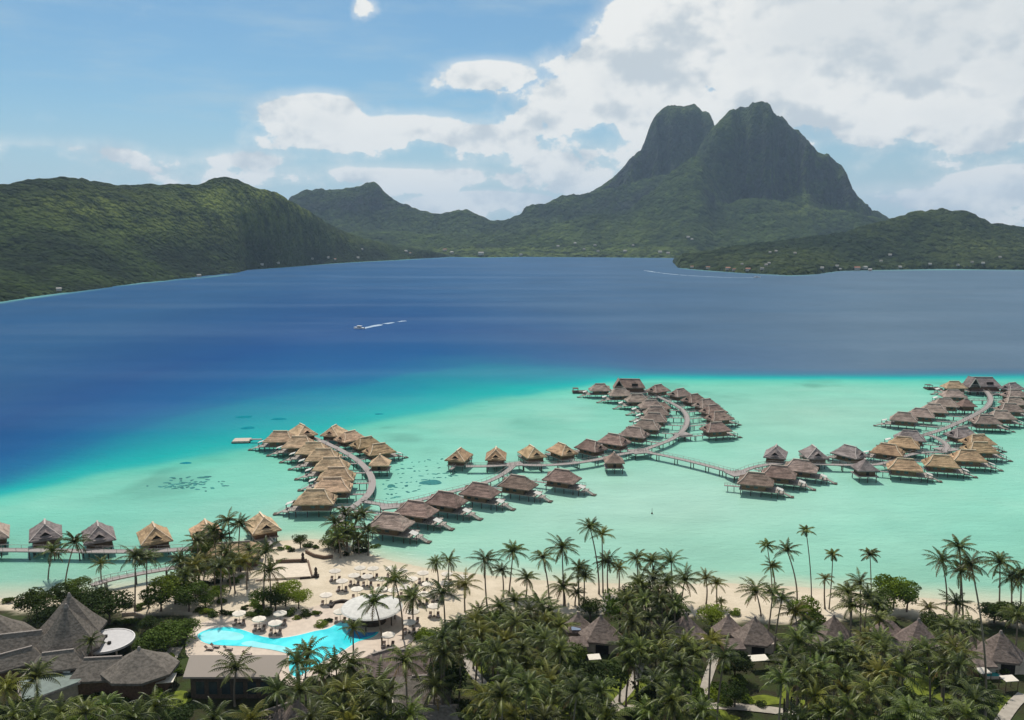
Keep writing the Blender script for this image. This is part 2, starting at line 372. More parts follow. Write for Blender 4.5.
def water_material():
    m = bpy.data.materials.new('lagoon water'); m.use_nodes = True; t = NT(m.node_tree); t.n.clear()
    out = t.new('ShaderNodeOutputMaterial'); at = t.new('ShaderNodeAttribute', attribute_name='water_colour')
    geo = t.new('ShaderNodeNewGeometry'); pos = geo.outputs['Position']
    n = t.noise(t.vmath('MULTIPLY', pos, (1, 1.4, 1)).outputs[0], .055, 6, .6)
    fine = t.noise(t.vmath('MULTIPLY', pos, (.6, 1.2, 1)).outputs[0], .9, 5, .6)
    c = t.mix(1.0, at.outputs['Color'], t.mix(n, (.88, .92, .93), (1.12, 1.08, 1.07)), 'MULTIPLY')
    df = t.new('ShaderNodeBsdfDiffuse'); t.l.new(c, df.inputs[0])
    chop = t.noise(t.vmath('MULTIPLY', pos, (.5, 1.0, 1)).outputs[0], .35, 7, .68)
    bd_ = t.new('ShaderNodeBump'); t.put(bd_, 'Height', chop); t.put(bd_, 'Distance', 1.6); t.put(bd_, 'Strength', .55); t.l.new(bd_.outputs[0], df.inputs['Normal'])
    gl = t.new('ShaderNodeBsdfGlossy'); gl.inputs['Roughness'].default_value = .22; gl.inputs['Color'].default_value = (.85, .92, 1, 1)
    wind = t.noise(t.vmath('MULTIPLY', pos, (.0014, .0085, 1)).outputs[0], 1.0, 5, .55)
    bp = t.new('ShaderNodeBump'); t.put(bp, 'Height', fine); t.put(bp, 'Distance', .35); t.put(bp, 'Strength', .6)
    t.l.new(bp.outputs[0], gl.inputs['Normal'])
    lw = t.new('ShaderNodeFresnel'); lw.inputs['IOR'].default_value = 1.33
    cap = t.ramp(wind, .38, .70, .05, .12)
    fac = t.math('MINIMUM', t.math('MULTIPLY', lw.outputs[0], .8), cap)
    mx = t.new('ShaderNodeMixShader'); t.l.new(fac, mx.inputs[0]); t.l.new(df.outputs[0], mx.inputs[1]); t.l.new(gl.outputs[0], mx.inputs[2])
    t.l.new(mx.outputs[0], out.inputs[0]); return m
xs = np.concatenate([np.linspace(-9000, -900, 28), np.arange(-880, -330, 10), np.arange(-330, 421, 3.0), np.arange(430, 900, 10), np.linspace(920, 9000, 28)])
ys = np.concatenate([np.linspace(-2500, 60, 8), np.arange(80, 180, 10), np.arange(180, 640, 2.5), np.arange(645, 1300, 12), np.arange(1310, 4000, 14), np.linspace(4100, 20000, 22)])
XX, YY = np.meshgrid(xs, ys)
wcol = np.where((YY > 100)[..., None], water_colours(XX, np.maximum(YY, 101)), np.array([.2, .5, .4]))
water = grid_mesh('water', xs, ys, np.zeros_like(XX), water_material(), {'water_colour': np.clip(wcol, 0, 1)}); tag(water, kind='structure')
sea_bed = mesh_obj('seabed', [(-9000, -2500, -4), (9000, -2500, -4), (9000, 20000, -4), (-9000, 20000, -4)], [(0, 1, 2, 3)], mat('seabed sand', (.5, .45, .35))); tag(sea_bed, kind='structure')

# ------------------------------------------------------------------ hills
def hill_material(name, dark, light, grass, rock, k=1.0, bd=42.0):
    m = bpy.data.materials.new(name); m.use_nodes = True; t = NT(m.node_tree); b = t.n['Principled BSDF']
    b.inputs['Roughness'].default_value = .95; b.inputs['Specular IOR Level'].default_value = .05
    geo = t.new('ShaderNodeNewGeometry'); pos = geo.outputs['Position']; sep = t.new('ShaderNodeSeparateXYZ'); t.l.new(geo.outputs['Normal'], sep.inputs[0])
    vor = t.new('ShaderNodeTexVoronoi'); t.put(vor, 'Scale', .055*k); t.l.new(pos, vor.inputs['Vector'])
    vor2 = t.new('ShaderNodeTexVoronoi'); t.put(vor2, 'Scale', .022*k); t.l.new(pos, vor2.inputs['Vector'])
    n = t.noise(pos, .0048, 8, .66, .4); n2 = t.noise(pos, .03, 5, .65)
    vs = t.new('ShaderNodeSeparateColor'); t.l.new(vor.outputs['Color'], vs.inputs[0])
    c = t.mix(t.ramp(n, .35, .65), dark, light)
    c = t.mix(t.math('MULTIPLY', vs.outputs[0], .85), c, t.mix(1.0, c, (.35, .42, .4), 'MULTIPLY'))
    c = t.mix(t.ramp(n2, .52, .72, 0, .7), c, t.mix(1.0, c, (1.9, 1.7, 1.3), 'MULTIPLY'))
    at = t.new('ShaderNodeAttribute', attribute_name='grass')  # grass, with sunlit slopes painted through the same mask
    gm = t.math('MULTIPLY', at.outputs['Fac'], t.ramp(t.noise(pos, .02, 5, .65), .35, .62))
    c = t.mix(gm, c, grass)
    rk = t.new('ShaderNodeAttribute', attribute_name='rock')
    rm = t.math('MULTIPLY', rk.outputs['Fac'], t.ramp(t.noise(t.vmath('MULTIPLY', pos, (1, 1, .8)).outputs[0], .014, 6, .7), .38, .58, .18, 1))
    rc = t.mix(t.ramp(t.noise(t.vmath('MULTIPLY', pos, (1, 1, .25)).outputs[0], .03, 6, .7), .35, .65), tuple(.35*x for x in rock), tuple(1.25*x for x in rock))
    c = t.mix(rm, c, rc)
    t.l.new(c, b.inputs['Base Color'])
    h = t.math('MULTIPLY_ADD', vor.outputs['Distance'], -9.0, t.math('MULTIPLY', vor2.outputs['Distance'], -10.0))
    h = t.math('ADD', h, t.math('MULTIPLY', n2, 14))
    bp = t.new('ShaderNodeBump'); t.put(bp, 'Height', t.math('MULTIPLY', h, 0.05)); t.put(bp, 'Distance', bd); t.put(bp, 'Strength', 1.0); t.l.new(bp.outputs[0], b.inputs['Normal'])
    return m
def sstep(a, b, x): t = np.clip((x-a)/(b-a), 0, 1); return t*t*(3-2*t)
def layer(A, Y, foot, crest, prof, back):
    Dc, Hc = crest(A); Df = foot
    t = (Y-Df)/np.maximum(Dc-Df, 1)
    h = np.where(t < 0, -8, np.where(t <= 1, Hc*prof(np.clip(t, 0, 1)), Hc*np.exp(-((Y-Dc)/back)**2)))
    return h
def canopy(X, Y, s=16, amp=9):      # rounded crowns of forest seen from far off
    a = vnoise(X/s+3, Y/s+7); b = vnoise(X/(s*.55)+31, Y/(s*.55)+11)
    return amp*(a**.7)+amp*.5*(b**.7)
# left hills
Lcrest = crest_fn([(-700, 190, 1400), (-400, 172, 1500), (-200, 170, 1600), (-60, 182, 1700), (0, 186, 1760), (30, 181, 1830), (65, 178, 1900), (82, 180, 1940), (100, 185, 2000), (125, 187, 2060), (140, 187, 2100), (180, 187, 2200), (200, 185, 2260),
                   (212, 179, 2300), (224, 177, 2330), (238, 181, 2370), (258, 189, 2430), (274, 192, 2480), (285, 198, 2520), (300, 207, 2600), (320, 218, 2750), (340, 229, 2900), (370, 238, 3100), (400, 246, 3250), (430, 251, 3400), (453, 256.5, 3560)])
xs = np.arange(-3000, -20, 10.0); ys = np.arange(700, 3700, 8.0); X, Y = np.meshgrid(xs, ys); A = X/Y
df = left_foot(A)
dfs = np.interp(A, [W(a, b).x/W(a, b).y for a, b in ((-300, 325), (0, 302), (140, 283), (262, 270), (350, 263), (453, 256.5))], [W(a, b).y for a, b in ((-300, 325), (0, 302), (140, 283), (262, 270), (350, 263), (453, 256.5))])
h = layer(A, Y, dfs-40, Lcrest, lambda t: .18*t+.82*sstep(-.25, 1.08, t)*t**.55, 420)
h = np.where(Y < df, -8, h*sstep(-10, 90, Y-df)+.8)
t_ = np.clip((Y-df)/500, 0, 1)
rdg = ridged(X*.9+Y*.35, Y*.30-X*.2, 230, 5, seed=3)
h = np.where(h > 0, h*(.80+.20*sstep(.0, .9, h/ (h.max()*.8))), h)
h2 = h-np.maximum(h, 0)*.85*(1-rdg)*np.exp(-((Y-Lcrest(A)[0])/130)**2*0)*np.clip(1-np.exp(-((Y-Lcrest(A)[0])/170)**2), 0, 1)
h2 = h2+np.where(h > 1, canopy(X, Y, 19, 7)-4+46*(fbm(X, Y, 170, 4, seed=6)-.5)*t_*np.clip(np.abs(Y-Lcrest(A)[0])/150+.25, 0, 1), 0)
px, py = proj(X, Y, h2)
gr = np.exp(-((px-262)/55)**2-((py-205)/15)**2)*1.4+.9*np.exp(-((px-215)/40)**2-((py-198)/12)**2)+.8*np.exp(-((px-90)/60)**2-((py-205)/16)**2)+.5*np.exp(-((px-330)/60)**2-((py-240)/8)**2)+.45*np.exp(-((px-180)/80)**2-((py-225)/13)**2)  # light grass, plus sunlit patches of the slope painted in as grass colour
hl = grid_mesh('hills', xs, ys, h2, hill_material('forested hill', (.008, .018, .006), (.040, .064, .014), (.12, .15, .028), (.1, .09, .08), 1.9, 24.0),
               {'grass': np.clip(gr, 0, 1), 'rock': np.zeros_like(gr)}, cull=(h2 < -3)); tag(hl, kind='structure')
# main island
xs = np.arange(-1700, 3300, 12.0); ys = np.arange(3000, 6000, 11.0); X, Y = np.meshgrid(xs, ys); A = X/Y; mf = main_foot(A)
wob = 60*(fbm(X, Y, 260, 3, seed=12)-.5)
lowc = crest_fn([(150, 238, 3950), (250, 234, 3950), (330, 231, 3950), (400, 233, 3950), (450, 230, 3950), (500, 233, 3950), (550, 223, 3950), (600, 214, 3950), (650, 206, 3950), (700, 202, 3950), (745, 198, 3950), (790, 200, 3950), (830, 206, 3950), (880, 216, 3950), (950, 224, 3950), (1100, 238, 3950), (1400, 245, 3950)])
bcrest = crest_fn([(200, 215, 4700), (285, 204, 4650), (292, 195, 4650), (303, 190, 4650), (320, 189, 4650), (332, 191, 4650), (346, 188, 4650), (357, 187, 4650), (366, 183, 4650), (372, 182, 4650), (378, 186, 4650), (384, 193, 4650), (398, 200, 4600), (415, 206, 4600), (440, 210, 4600), (456, 208, 4600), (470, 210, 4600),
                   (490, 216, 4600), (505, 217, 4600), (520, 212, 4600), (526, 204, 4600), (532, 203, 4600), (545, 202, 4600), (562, 194, 4600), (580, 193, 4600), (600, 190, 4600), (640, 182, 4600), (700, 165, 4600), (760, 170, 4600), (860, 205, 4600), (900, 222, 4600), (1100, 240, 4600)])
ccrest = crest_fn([(560, 215, 4900), (585, 196, 4880), (600, 187, 4880), (612, 180, 4880), (622, 170, 4880), (632, 158, 4880), (641, 151, 4880), (646, 138, 4880), (651, 124, 4880), (657, 114, 4880), (664, 108, 4880), (676, 107, 4880), (686, 109, 4880), (694, 107, 4880), (702, 113, 4880), (709, 115, 4880), (712, 122, 4880), (716, 132, 4880), (730, 150, 4880), (745, 175, 4880)], 55)
dcrest = crest_fn([(655, 205, 4420), (675, 192, 4420), (690, 172, 4400), (700, 146, 4400), (708, 134, 4400), (717, 123, 4400), (725, 115, 4400), (733, 110, 4400), (740, 107, 4400), (747, 108, 4400), (752, 103, 4400), (762, 102, 4400), (769, 105, 4400), (773, 114, 4400), (782, 117, 4400), (790, 127, 4400), (799, 131, 4400), (808, 141, 4400), (817, 152, 4400), (828, 155, 4400), (838, 164, 4400),
                   (845, 171, 4400), (850, 184, 4400), (858, 193, 4400), (868, 202, 4400), (879, 214, 4400), (888, 220, 4400), (905, 232, 4400)], 75)
h = layer(A, Y+wob, mf, lowc, lambda t: .25*t+.75*t**1.5, 700)
h = np.maximum(h, layer(A, Y, mf, bcrest, lambda t: .10*t+.50*t**2.2+.40*sstep(.8, 1, t), 260))
side = ridged(X+Y*.3, Y*.4, 230, 4, seed=15)
def cliffprof(t, k0=.80, k1=.93, foot=.36): return .22*t+(foot-.22)*t**2+(1-foot)*sstep(k0, k1, t)**.8*(.93+.07*t)
tw = (fbm(X, Y, 120, 4, seed=21)-.5)*.12+(ridged(X, Y*.25, 150, 4, seed=22)-.5)*.20
def layer2(crest, back, k0, k1, foot):
    Dc, Hc = crest(A); t = (Y-mf)/np.maximum(Dc-mf, 1)
    tt = np.clip(t+tw*np.clip((1-t)*6, 0, 1), 0, 1)
    return np.where(t < 0, -8, np.where(t <= 1, Hc*cliffprof(tt, k0, k1, foot), Hc*np.exp(-((Y-Dc)/back)**2)))
hc = layer2(ccrest, 330, .84, .97, .46)
hd = layer2(dcrest, 300, .76, .97, .40)
screst = crest_fn([(540, 245, 4120), (600, 226, 4120), (640, 200, 4120), (662, 181, 4120), (680, 166, 4120), (694, 157, 4120), (702, 158, 4120), (712, 172, 4120), (722, 192, 4120), (738, 212, 4120), (760, 214, 4120), (782, 202, 4120), (796, 190, 4120), (808, 191, 4120), (822, 204, 4120), (850, 216, 4120), (900, 232, 4120)])
hc = np.maximum(hc, layer(A, Y, mf, screst, lambda t: .2*t+.8*t**1.5, 130))
h3 = np.maximum(np.maximum(h, hc), hd)
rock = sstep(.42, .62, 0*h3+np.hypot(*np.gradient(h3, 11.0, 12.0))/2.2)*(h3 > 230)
cut = np.clip(h3/400, 0, 1)*(1-np.exp(-((Y-dcrest(A)[0])/200)**2))*(1-.9*(h3 > hd+1)*0)
low = np.clip(1.25-h3/300, 0, 1)
h3 = np.where(h3 > 0, h3*(1-.40*(1-side)*low*np.clip((Y-mf)/350, 0, 1)), h3)
h3 = h3+np.where(h3 > 1, canopy(X, Y, 27, 15)-8+26*(fbm(X, Y, 170, 5, seed=16)-.5)*np.clip((Y-mf)/400, 0, 1), 0)
h3 += rock*34*(ridged(X, Y*.5, 80, 4, seed=17)-.5)*np.clip(np.minimum(np.abs(Y-dcrest(A)[0]), np.abs(Y-ccrest(A)[0]))/60, .42, 1)
px, py = proj(X, Y, h3)
gr = .8*np.exp(-((px-800)/22)**2-((py-205)/14)**2)+.6*np.exp(-((px-600)/120)**2-((py-235)/14)**2)*fbm(X, Y, 90, 3)+.55*np.exp(-((px-720)/16)**2-((py-125)/10)**2)+.45*np.exp(-((px-690)/25)**2-((py-109)/5)**2)+.5*(py > 247)  # grass colour also paints in sun on the green summit flanks
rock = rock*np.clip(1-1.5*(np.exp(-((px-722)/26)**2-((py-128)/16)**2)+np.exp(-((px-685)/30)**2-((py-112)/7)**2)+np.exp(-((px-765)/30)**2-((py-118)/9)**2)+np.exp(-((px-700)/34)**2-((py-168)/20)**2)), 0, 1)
isl = grid_mesh('mountain_island', xs, ys, h3, hill_material('forested volcano', (.015, .030, .010), (.055, .086, .018), (.12, .16, .032), (.025, .030, .034)),  # cliff rock coloured darker, painting in the cloud shadow on the peak
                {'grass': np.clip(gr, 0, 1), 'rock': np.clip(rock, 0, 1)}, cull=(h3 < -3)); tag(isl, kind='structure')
# headland on the right
xs = np.arange(250, 3400, 10.0); ys = np.arange(1750, 3500, 8.0); X, Y = np.meshgrid(xs, ys); A = X/Y; hf = head_foot(A)
hcrest = crest_fn([(674, 262, 2380), (682, 259, 2400), (700, 255, 2400), (720, 252, 2400), (760, 246, 2450), (800, 242, 2500), (840, 236, 2600), (860, 230, 2650), (880, 225, 2700), (900, 219, 2750), (912, 215, 2780), (930, 213, 2800), (945, 212, 2800), (958, 214, 2800),
                   (970, 215, 2800), (980, 220, 2800), (990, 226, 2800), (1005, 228, 2800), (1024, 230, 2850), (1100, 232, 2900), (1250, 225, 2900), (1500, 235, 2900)])
h = layer(A, Y, hf, hcrest, lambda t: .12*t+.55*t**1.2+.33*sstep(.2, .95, t), 350)
r_ = ridged(X, Y*.6, 240, 4, seed=31)
h = np.where(h > 0, h*(1-.55*(1-r_)*np.clip(1-np.exp(-((Y-hcrest(A)[0])/120)**2), 0, 1)), h)
h = h+np.where(h > 0.5, canopy(X, Y, 17, 12)-2, 0)
px, py = proj(X, Y, h)
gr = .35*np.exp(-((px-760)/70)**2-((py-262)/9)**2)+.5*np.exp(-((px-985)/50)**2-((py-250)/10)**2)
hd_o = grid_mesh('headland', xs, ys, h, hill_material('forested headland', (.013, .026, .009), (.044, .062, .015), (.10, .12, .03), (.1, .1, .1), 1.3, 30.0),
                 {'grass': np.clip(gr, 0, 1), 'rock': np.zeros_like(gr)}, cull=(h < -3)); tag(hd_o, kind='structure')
# far ridge at the right edge
xs = np.arange(2800, 5600, 30.0); ys = np.arange(5900, 7400, 30.0); X, Y = np.meshgrid(xs, ys); A = X/Y
fc = crest_fn([(930, 238, 6500), (960, 226, 6500), (985, 224, 6500), (1000, 225, 6500), (1024, 229, 6500), (1100, 233, 6500), (1300, 245, 6500)])
h = layer(A, Y, 6000+0*X, fc, lambda t: t, 500)+20*(fbm(X, Y, 150, 4)-.5)
fr = grid_mesh('distant_ridge', xs, ys, h, hill_material('distant ridge', (.03, .05, .02), (.04, .06, .02), (.1, .1, .03), (.1, .1, .1)), {'grass': 0*h, 'rock': 0*h}, cull=(h < -3)); tag(fr, kind='structure')

# ------------------------------------------------------------------ near land
xs = np.arange(-300, 320, 1.6); ys = np.arange(70, 262, 1.4); X, Y = np.meshgrid(xs, ys)
d = shore_y(X)-Y+2.2*(fbm(X, Y, 14, 3, seed=41)-.5)
Z = np.where(d > 0, 1.5*(1-np.exp(-d/22)), d*.12)+np.where(d > 3, .10*(fbm(X, Y, 5, 3, seed=42)-.5), 0)
def LZ(x, y):
    dd = float(shore_y(x))-y
    return 1.5*(1-math.exp(-dd/22)) if dd > 0 else dd*.12
px, py = proj(X, Y, Z)
vb = np.interp(px, [-400, 0, 60, 110, 160, 190, 215, 300, 380, 420, 440, 460, 480, 560, 640, 700, 780, 860, 940, 1024, 1300], [605, 606, 604, 610, 612, 612, 660, 672, 655, 640, 630, 622, 612, 610, 606, 612, 618, 614, 622, 622, 640])
veg = np.clip((py-vb)/5+3.5*(fbm(X, Y, 9, 4, seed=43)-.5), 0, 1)
def land_material():
    m = bpy.data.materials.new('sand and ground cover'); m.use_nodes = True; t = NT(m.node_tree); b = t.n['Principled BSDF']
    b.inputs['Roughness'].default_value = .95; b.inputs['Specular IOR Level'].default_value = .1
    pos = t.new('ShaderNodeNewGeometry').outputs['Position']
    at = t.new('ShaderNodeAttribute', attribute_name='veg')
    n = t.noise(pos, .25, 6, .65); n2 = t.noise(pos, 1.8, 5, .7)
    sand = t.mix(t.ramp(n, .3, .7), (.50, .42, .31), (.60, .51, .39)); sand = t.mix(t.ramp(n2, .45, .8, 0, .45), sand, (.40, .33, .25))
    sep = t.new('ShaderNodeSeparateXYZ'); t.l.new(pos, sep.inputs[0])
    sand = t.mix(t.ramp(sep.outputs[2], .02, .28, .5, 0), sand, (.40, .36, .26))
    g = t.mix(t.ramp(n, .35, .65), (.032, .028, .016), (.036, .052, .014)); g = t.mix(t.ramp(n2, .45, .8, 0, .5), g, (.06, .07, .02))
    t.l.new(t.mix(at.outputs['Fac'], sand, g), b.inputs['Base Color'])
    bp = t.new('ShaderNodeBump'); t.put(bp, 'Height', n2); t.put(bp, 'Distance', .25); t.l.new(bp.outputs[0], b.inputs['Normal'])
    return m
land = grid_mesh('ground', xs, ys, Z, land_material(), {'veg': veg}, cull=(Z < -1.5)); tag(land, kind='structure')
land_z = Z; LX, LY = xs, ys
def gz(x, y):      # ground height incl. small bumps
    i = int(round((x-LX[0])/1.6)); j = int(round((y-LY[0])/1.4)); i = min(max(i, 0), len(LX)-1); j = min(max(j, 0), len(LY)-1)
    return float(land_z[j, i])
def G(px, py):
    z = 1.2
    for _ in range(4): p = W(px, py, z); z = gz(p.x, p.y)
    p = W(px, py, z); return p
def flat_poly(name, pts, z, material, thick=None, parent=None, rim=None):
    ws = [W(a, b, z) for a, b in pts]; n = len(ws)
    if thick:
        vs = ws+[Vector((w.x, w.y, z-thick)) for w in ws]
        fs = [tuple(range(n)), tuple(range(2*n-1, n-1, -1))]+[(i, i+n, (i+1) % n+n, (i+1) % n) for i in range(n)]
    else: vs = ws; fs = [tuple(range(n))]
    o = mesh_obj(name, vs, fs, material, parent)
    bm = bmesh.new(); bm.from_mesh(o.data); bmesh.ops.recalc_face_normals(bm, faces=bm.faces); bmesh.ops.triangulate(bm, faces=[f for f in bm.faces if len(f.verts) > 4]); 
    if not thick:
        for f in bm.faces:
            if f.normal.z < 0: f.normal_flip()
    bm.to_mesh(o.data); bm.free(); return o
def smooth_poly(pts, it=2):
    for _ in range(it):
        q = []
        for i in range(len(pts)):
            a = pts[i]; b = pts[(i+1) % len(pts)]; q += [(a[0]*.75+b[0]*.25, a[1]*.75+b[1]*.25), (a[0]*.25+b[0]*.75, a[1]*.25+b[1]*.75)]
        pts = q
    return pts
def strip(name, pts, width, z, material, kind=None, dz=0.0, parent=None):
    ws = [Vector(p) for p in pts]; vs = []; fs = []
    for i, p in enumerate(ws):
        d = (ws[min(i+1, len(ws)-1)]-ws[max(i-1, 0)]); d.z = 0; d.normalize(); nrm = Vector((-d.y, d.x, 0))
        for s in (-1, 1):
            q = p+nrm*s*width/2; q.z = (z if z is not None else gz(q.x, q.y))+dz; vs.append(q)
    for i in range(len(ws)-1): fs.append((2*i, 2*i+2, 2*i+3, 2*i+1))
    return mesh_obj(name, vs, fs, material, parent)
def resample(pts, step):
    out = [pts[0]]
    for a, b in zip(pts[:-1], pts[1:]):
        n = max(1, int((b-a).length/step+.5))
        for k in range(1, n+1): out.append(a.lerp(b, k/n))
    return out
def smooth_line(pts, it=2):
    for _ in range(it):
        q = [pts[0]]
        for a, b in zip(pts[:-1], pts[1:]): q += [a.lerp(b, .25), a.lerp(b, .75)]
        q.append(pts[-1]); pts = q
    return pts
# lawns and paths, a little above the ground
def lawn(cx, cy, rx, ry, i):
    base = []
    for k in range(28):
        a = 2*math.pi*k/28; r = 1+.18*math.sin(3*a+i)+.1*math.sin(5*a+2*i)
        base.append(G(cx+rx*r*math.cos(a), cy+ry*r*math.sin(a)))
    c = G(cx, cy); vs = []; rings = 5
    for r in range(1, rings+1):
        for p in base: q = c.lerp(p, r/rings); vs.append((q.x, q.y, gz(q.x, q.y)+.14))
    vs.append((c.x, c.y, gz(c.x, c.y)+.14)); n = 28; fs = []
    for k in range(n):
        fs.append((len(vs)-1, k, (k+1) % n))
        for r in range(rings-1): fs.append((r*n+k, (r+1)*n+k, (r+1)*n+(k+1) % n, r*n+(k+1) % n))
    return tag(mesh_obj('lawn', vs, fs, M['lawn']), kind='structure')
for i, (a, b, c, d) in enumerate([(66, 705, 26, 12), (477, 667, 9, 12), (512, 690, 8, 7), (620, 690, 16, 17), (648, 690, 12, 14), (693, 686, 9, 12), (712, 702, 16, 9), (718, 718, 18, 7), (768, 701, 22, 5),
                                  (787, 694, 6, 9), (922, 686, 18, 10), (940, 700, 14, 6), (560, 712, 16, 8), (800, 706, 12, 5), (398, 705, 14, 10), (1005, 705, 9, 9), (170, 700, 22, 9), (665, 648, 7, 8)]): lawn(a, b, c, d, i)
def path(pts, w):
    L = smooth_line([G(a, b) for a, b in pts], 2); L = resample(L, 1.2)
    return tag(strip('path', L, w, None, M['path'], dz=.19), kind='structure')
for pts, w in [([(463, 655), (470, 668), (480, 682), (494, 697), (500, 720)], 2.2), ([(640, 664), (636, 678), (629, 690), (617, 703), (612, 712)], 2.0), ([(575, 716), (600, 712), (640, 708), (690, 706), (740, 707), (790, 713), (830, 722)], 2.4),
               ([(716, 655), (710, 672), (704, 690), (702, 706)], 1.8), ([(781, 648), (782, 662), (782, 676)], 1.6), ([(1024, 695), (1012, 706), (1000, 724)], 2.2), ([(176, 648), (165, 668), (160, 684)], 3.0)]: path(pts, w)

# ------------------------------------------------------------------ overwater bungalows
DZ = 2.6     # deck height
def hip_roof(mb, x0, x1, y0, y1, z, rx0, rx1, h, fascia=.35, sag=.0):
    ym = (y0+y1)/2; b = [(x0, y0), (x1, y0), (x1, y1), (x0, y1)]
    vs = [(x, y, z-fascia) for x, y in b]+[(x, y, z) for x, y in b]+[(rx0, ym, z+h), (rx1, ym, z+h)]
    # a mid ring gives the slight kick of a thatched slope
    k = .45; dz = -sag
    mid = []
    for (x, y) in b:
        rx = rx0 if x == x0 else rx1
        mid.append((x+(rx-x)*k, y+(ym-y)*k, z+h*k+dz))
    vs += mid
    fs = [(0, 1, 5, 4), (1, 2, 6, 5), (2, 3, 7, 6), (3, 0, 4, 7), (3, 2, 1, 0),
          (4, 5, 11, 10), (5, 6, 12, 11), (6, 7, 13, 12), (7, 4, 10, 13), (10, 11, 9, 8), (11, 12, 9), (12, 13, 8, 9), (13, 10, 8)]
    return mb.add(vs, fs)
RH = 4.0
def shaggy(o, amt, cuts=4):       # a little unevenness, as hand-laid thatch has
    bm = bmesh.new(); bm.from_mesh(o.data); bmesh.ops.subdivide_edges(bm, edges=bm.edges, cuts=cuts, use_grid_fill=True)
    for v in bm.verts:
        k = amt*(1.0 if v.co.z > DZ else 1); v.co += Vector((random.uniform(-k, k)*.6, random.uniform(-k, k)*.6, random.uniform(-k, k)*.7))
    bm.to_mesh(o.data); bm.free(); return o
def make_bungalow(style, name='overwater_bungalow'):
    th, cap = TH[style]
    r = thing(name, (0, -500, 0))
    r['category'] = 'bungalow'
    rf = shaggy(hip_roof(MB(), -7, 7, -4.9, 4.9, DZ+2.5, -3.1, 3.1, RH, .45, .18).build('roof', th, r), .13)
    z = DZ+2.5
    capm = MB()
    capm.bar((-3.3, 0, z+RH+.05), (3.3, 0, z+RH+.05), .55, .3)
    for s in (-1, 1):
        capm.bar((-3.1, 0, z+RH+.02), (-4.86, s*2.7, z+RH*.45-.08), .32, .2); capm.bar((-4.86, s*2.7, z+RH*.45-.08), (-7, s*4.9, z+.06), .30, .2)
    capm.build('ridge_cap', cap, rf)
    # gable vent with a little roof, on the landward slope
    v = MB(); v.add([(-4.3, 0, z+2.75), (-6.3, -.0, z+2.35), (-6.15, -1.7, z+1.0), (-6.15, 1.7, z+1.0), (-3.9, -1.9, z+1.4), (-3.9, 1.9, z+1.4)], [(0, 1, 2, 4), (1, 0, 5, 3)])
    v.add([(-6.9, -1.9, z+.55), (-6.9, 1.9, z+.55), (-5.7, 1.7, z+1.0), (-5.7, -1.7, z+1.0), (-6.9, -1.9, z+.3), (-6.9, 1.9, z+.3)], [(0, 1, 2, 3), (4, 5, 1, 0), (4, 0, 3), (5, 2, 1)])
    vt = v.build('gablet', th, rf)
    d = MB(); d.add([(-5.9, -1.35, z+.95), (-5.9, 1.35, z+.95), (-6.0, 0, z+2.15), (-4.6, -1.35, z+.95), (-4.6, 1.35, z+.95), (-4.6, 0, z+2.15)], [(0, 2, 1), (3, 4, 5), (0, 1, 4, 3), (1, 2, 5, 4), (2, 0, 3, 5)])
    d.build('vent_opening', M['dark'], rf)
    w = MB(); w.box(-5.2, 4.2, -3.8, 3.8, DZ, z-.1); w.build('wall', M['wallwood'], r)
    for s in (-1, 1):
        for x0 in (-3.6, -.4):
            wn = MB(); wn.box(x0, x0+1.5, s*3.83-.05, s*3.83+.05, DZ+.8, DZ+2.0); wn.build('window', M['glass'], r)
    dr = MB(); dr.box(4.17, 4.25, -2.2, 2.2, DZ+.1, DZ+2.2); dr.build('glass_door', M['glass'], r)
    dk = MB(); dk.box(-6.2, 9.2, -4.0, 4.0, DZ-.28, DZ-.01); dk.build('deck', M['deck'], r)
    for s in (-1, 1):
        rl = MB(); rl.box(4.6, 9.1, s*3.9-.05, s*3.9+.05, DZ+.9, DZ+1.0)
        for k in range(7): rl.box(4.6+k*.74, 4.68+k*.74, s*3.9-.04, s*3.9+.04, DZ, DZ+.9)
        rl.build('railing', M['darkwood'], r)
    for s in (-1, 1):
        for x in (-5.6, -1.6, 2.4, 6.4, 8.8): 
            p = MB(); p.tube([(x, s*3.4, -2.5), (x, s*3.4, DZ-.28)], .17, 6); p.build('post', M['post'], r)
    for s in (-1, 1): MB().box(-5.8, 9, s*3.4-.1, s*3.4+.1, DZ-.52, DZ-.29).build('beam', M['post'], r)
    cn = MB(); cn.add([(8.4, -3.4, DZ+1.5), (10.9, -3.4, DZ+.7), (10.9, -.4, DZ+.7), (8.4, -.4, DZ+1.5), (8.4, -3.4, DZ+1.38), (10.9, -3.4, DZ+.58), (10.9, -.4, DZ+.58), (8.4, -.4, DZ+1.38)],
                      [(0, 1, 2, 3), (7, 6, 5, 4), (0, 4, 5, 1), (1, 5, 6, 2), (2, 6, 7, 3), (3, 7, 4, 0)])
    cn.build('shade_canopy', M['pavroof'], r)
    for x, y in ((8.6, -3.2), (8.6, -.6), (10.7, -.6)): MB().tube([(x, y, DZ-.05 if x < 9 else 1.7), (x, y, DZ+1.4-(x-8.4)*.32)], .06, 5).build('canopy_pole', M['post'], r)
    ld = MB(); ld.box(9.2, 11.2, -3.0, 2.6, 1.5, 1.7); ld.build('lower_deck', M['deck'], r)
    for x, y in ((11.0, -2.8), (11.0, 2.4)):
        p = MB(); p.tube([(x, y, -2.5), (x, y, 1.5 if y > 0 else DZ+.6)], .13, 6); p.build('post', M['post'], r)
    st = MB()
    for k in range(6): st.box(11.2+k*.42, 11.66+k*.42, -1.0, 1.0, 1.4-k*.2, 1.5-k*.2)
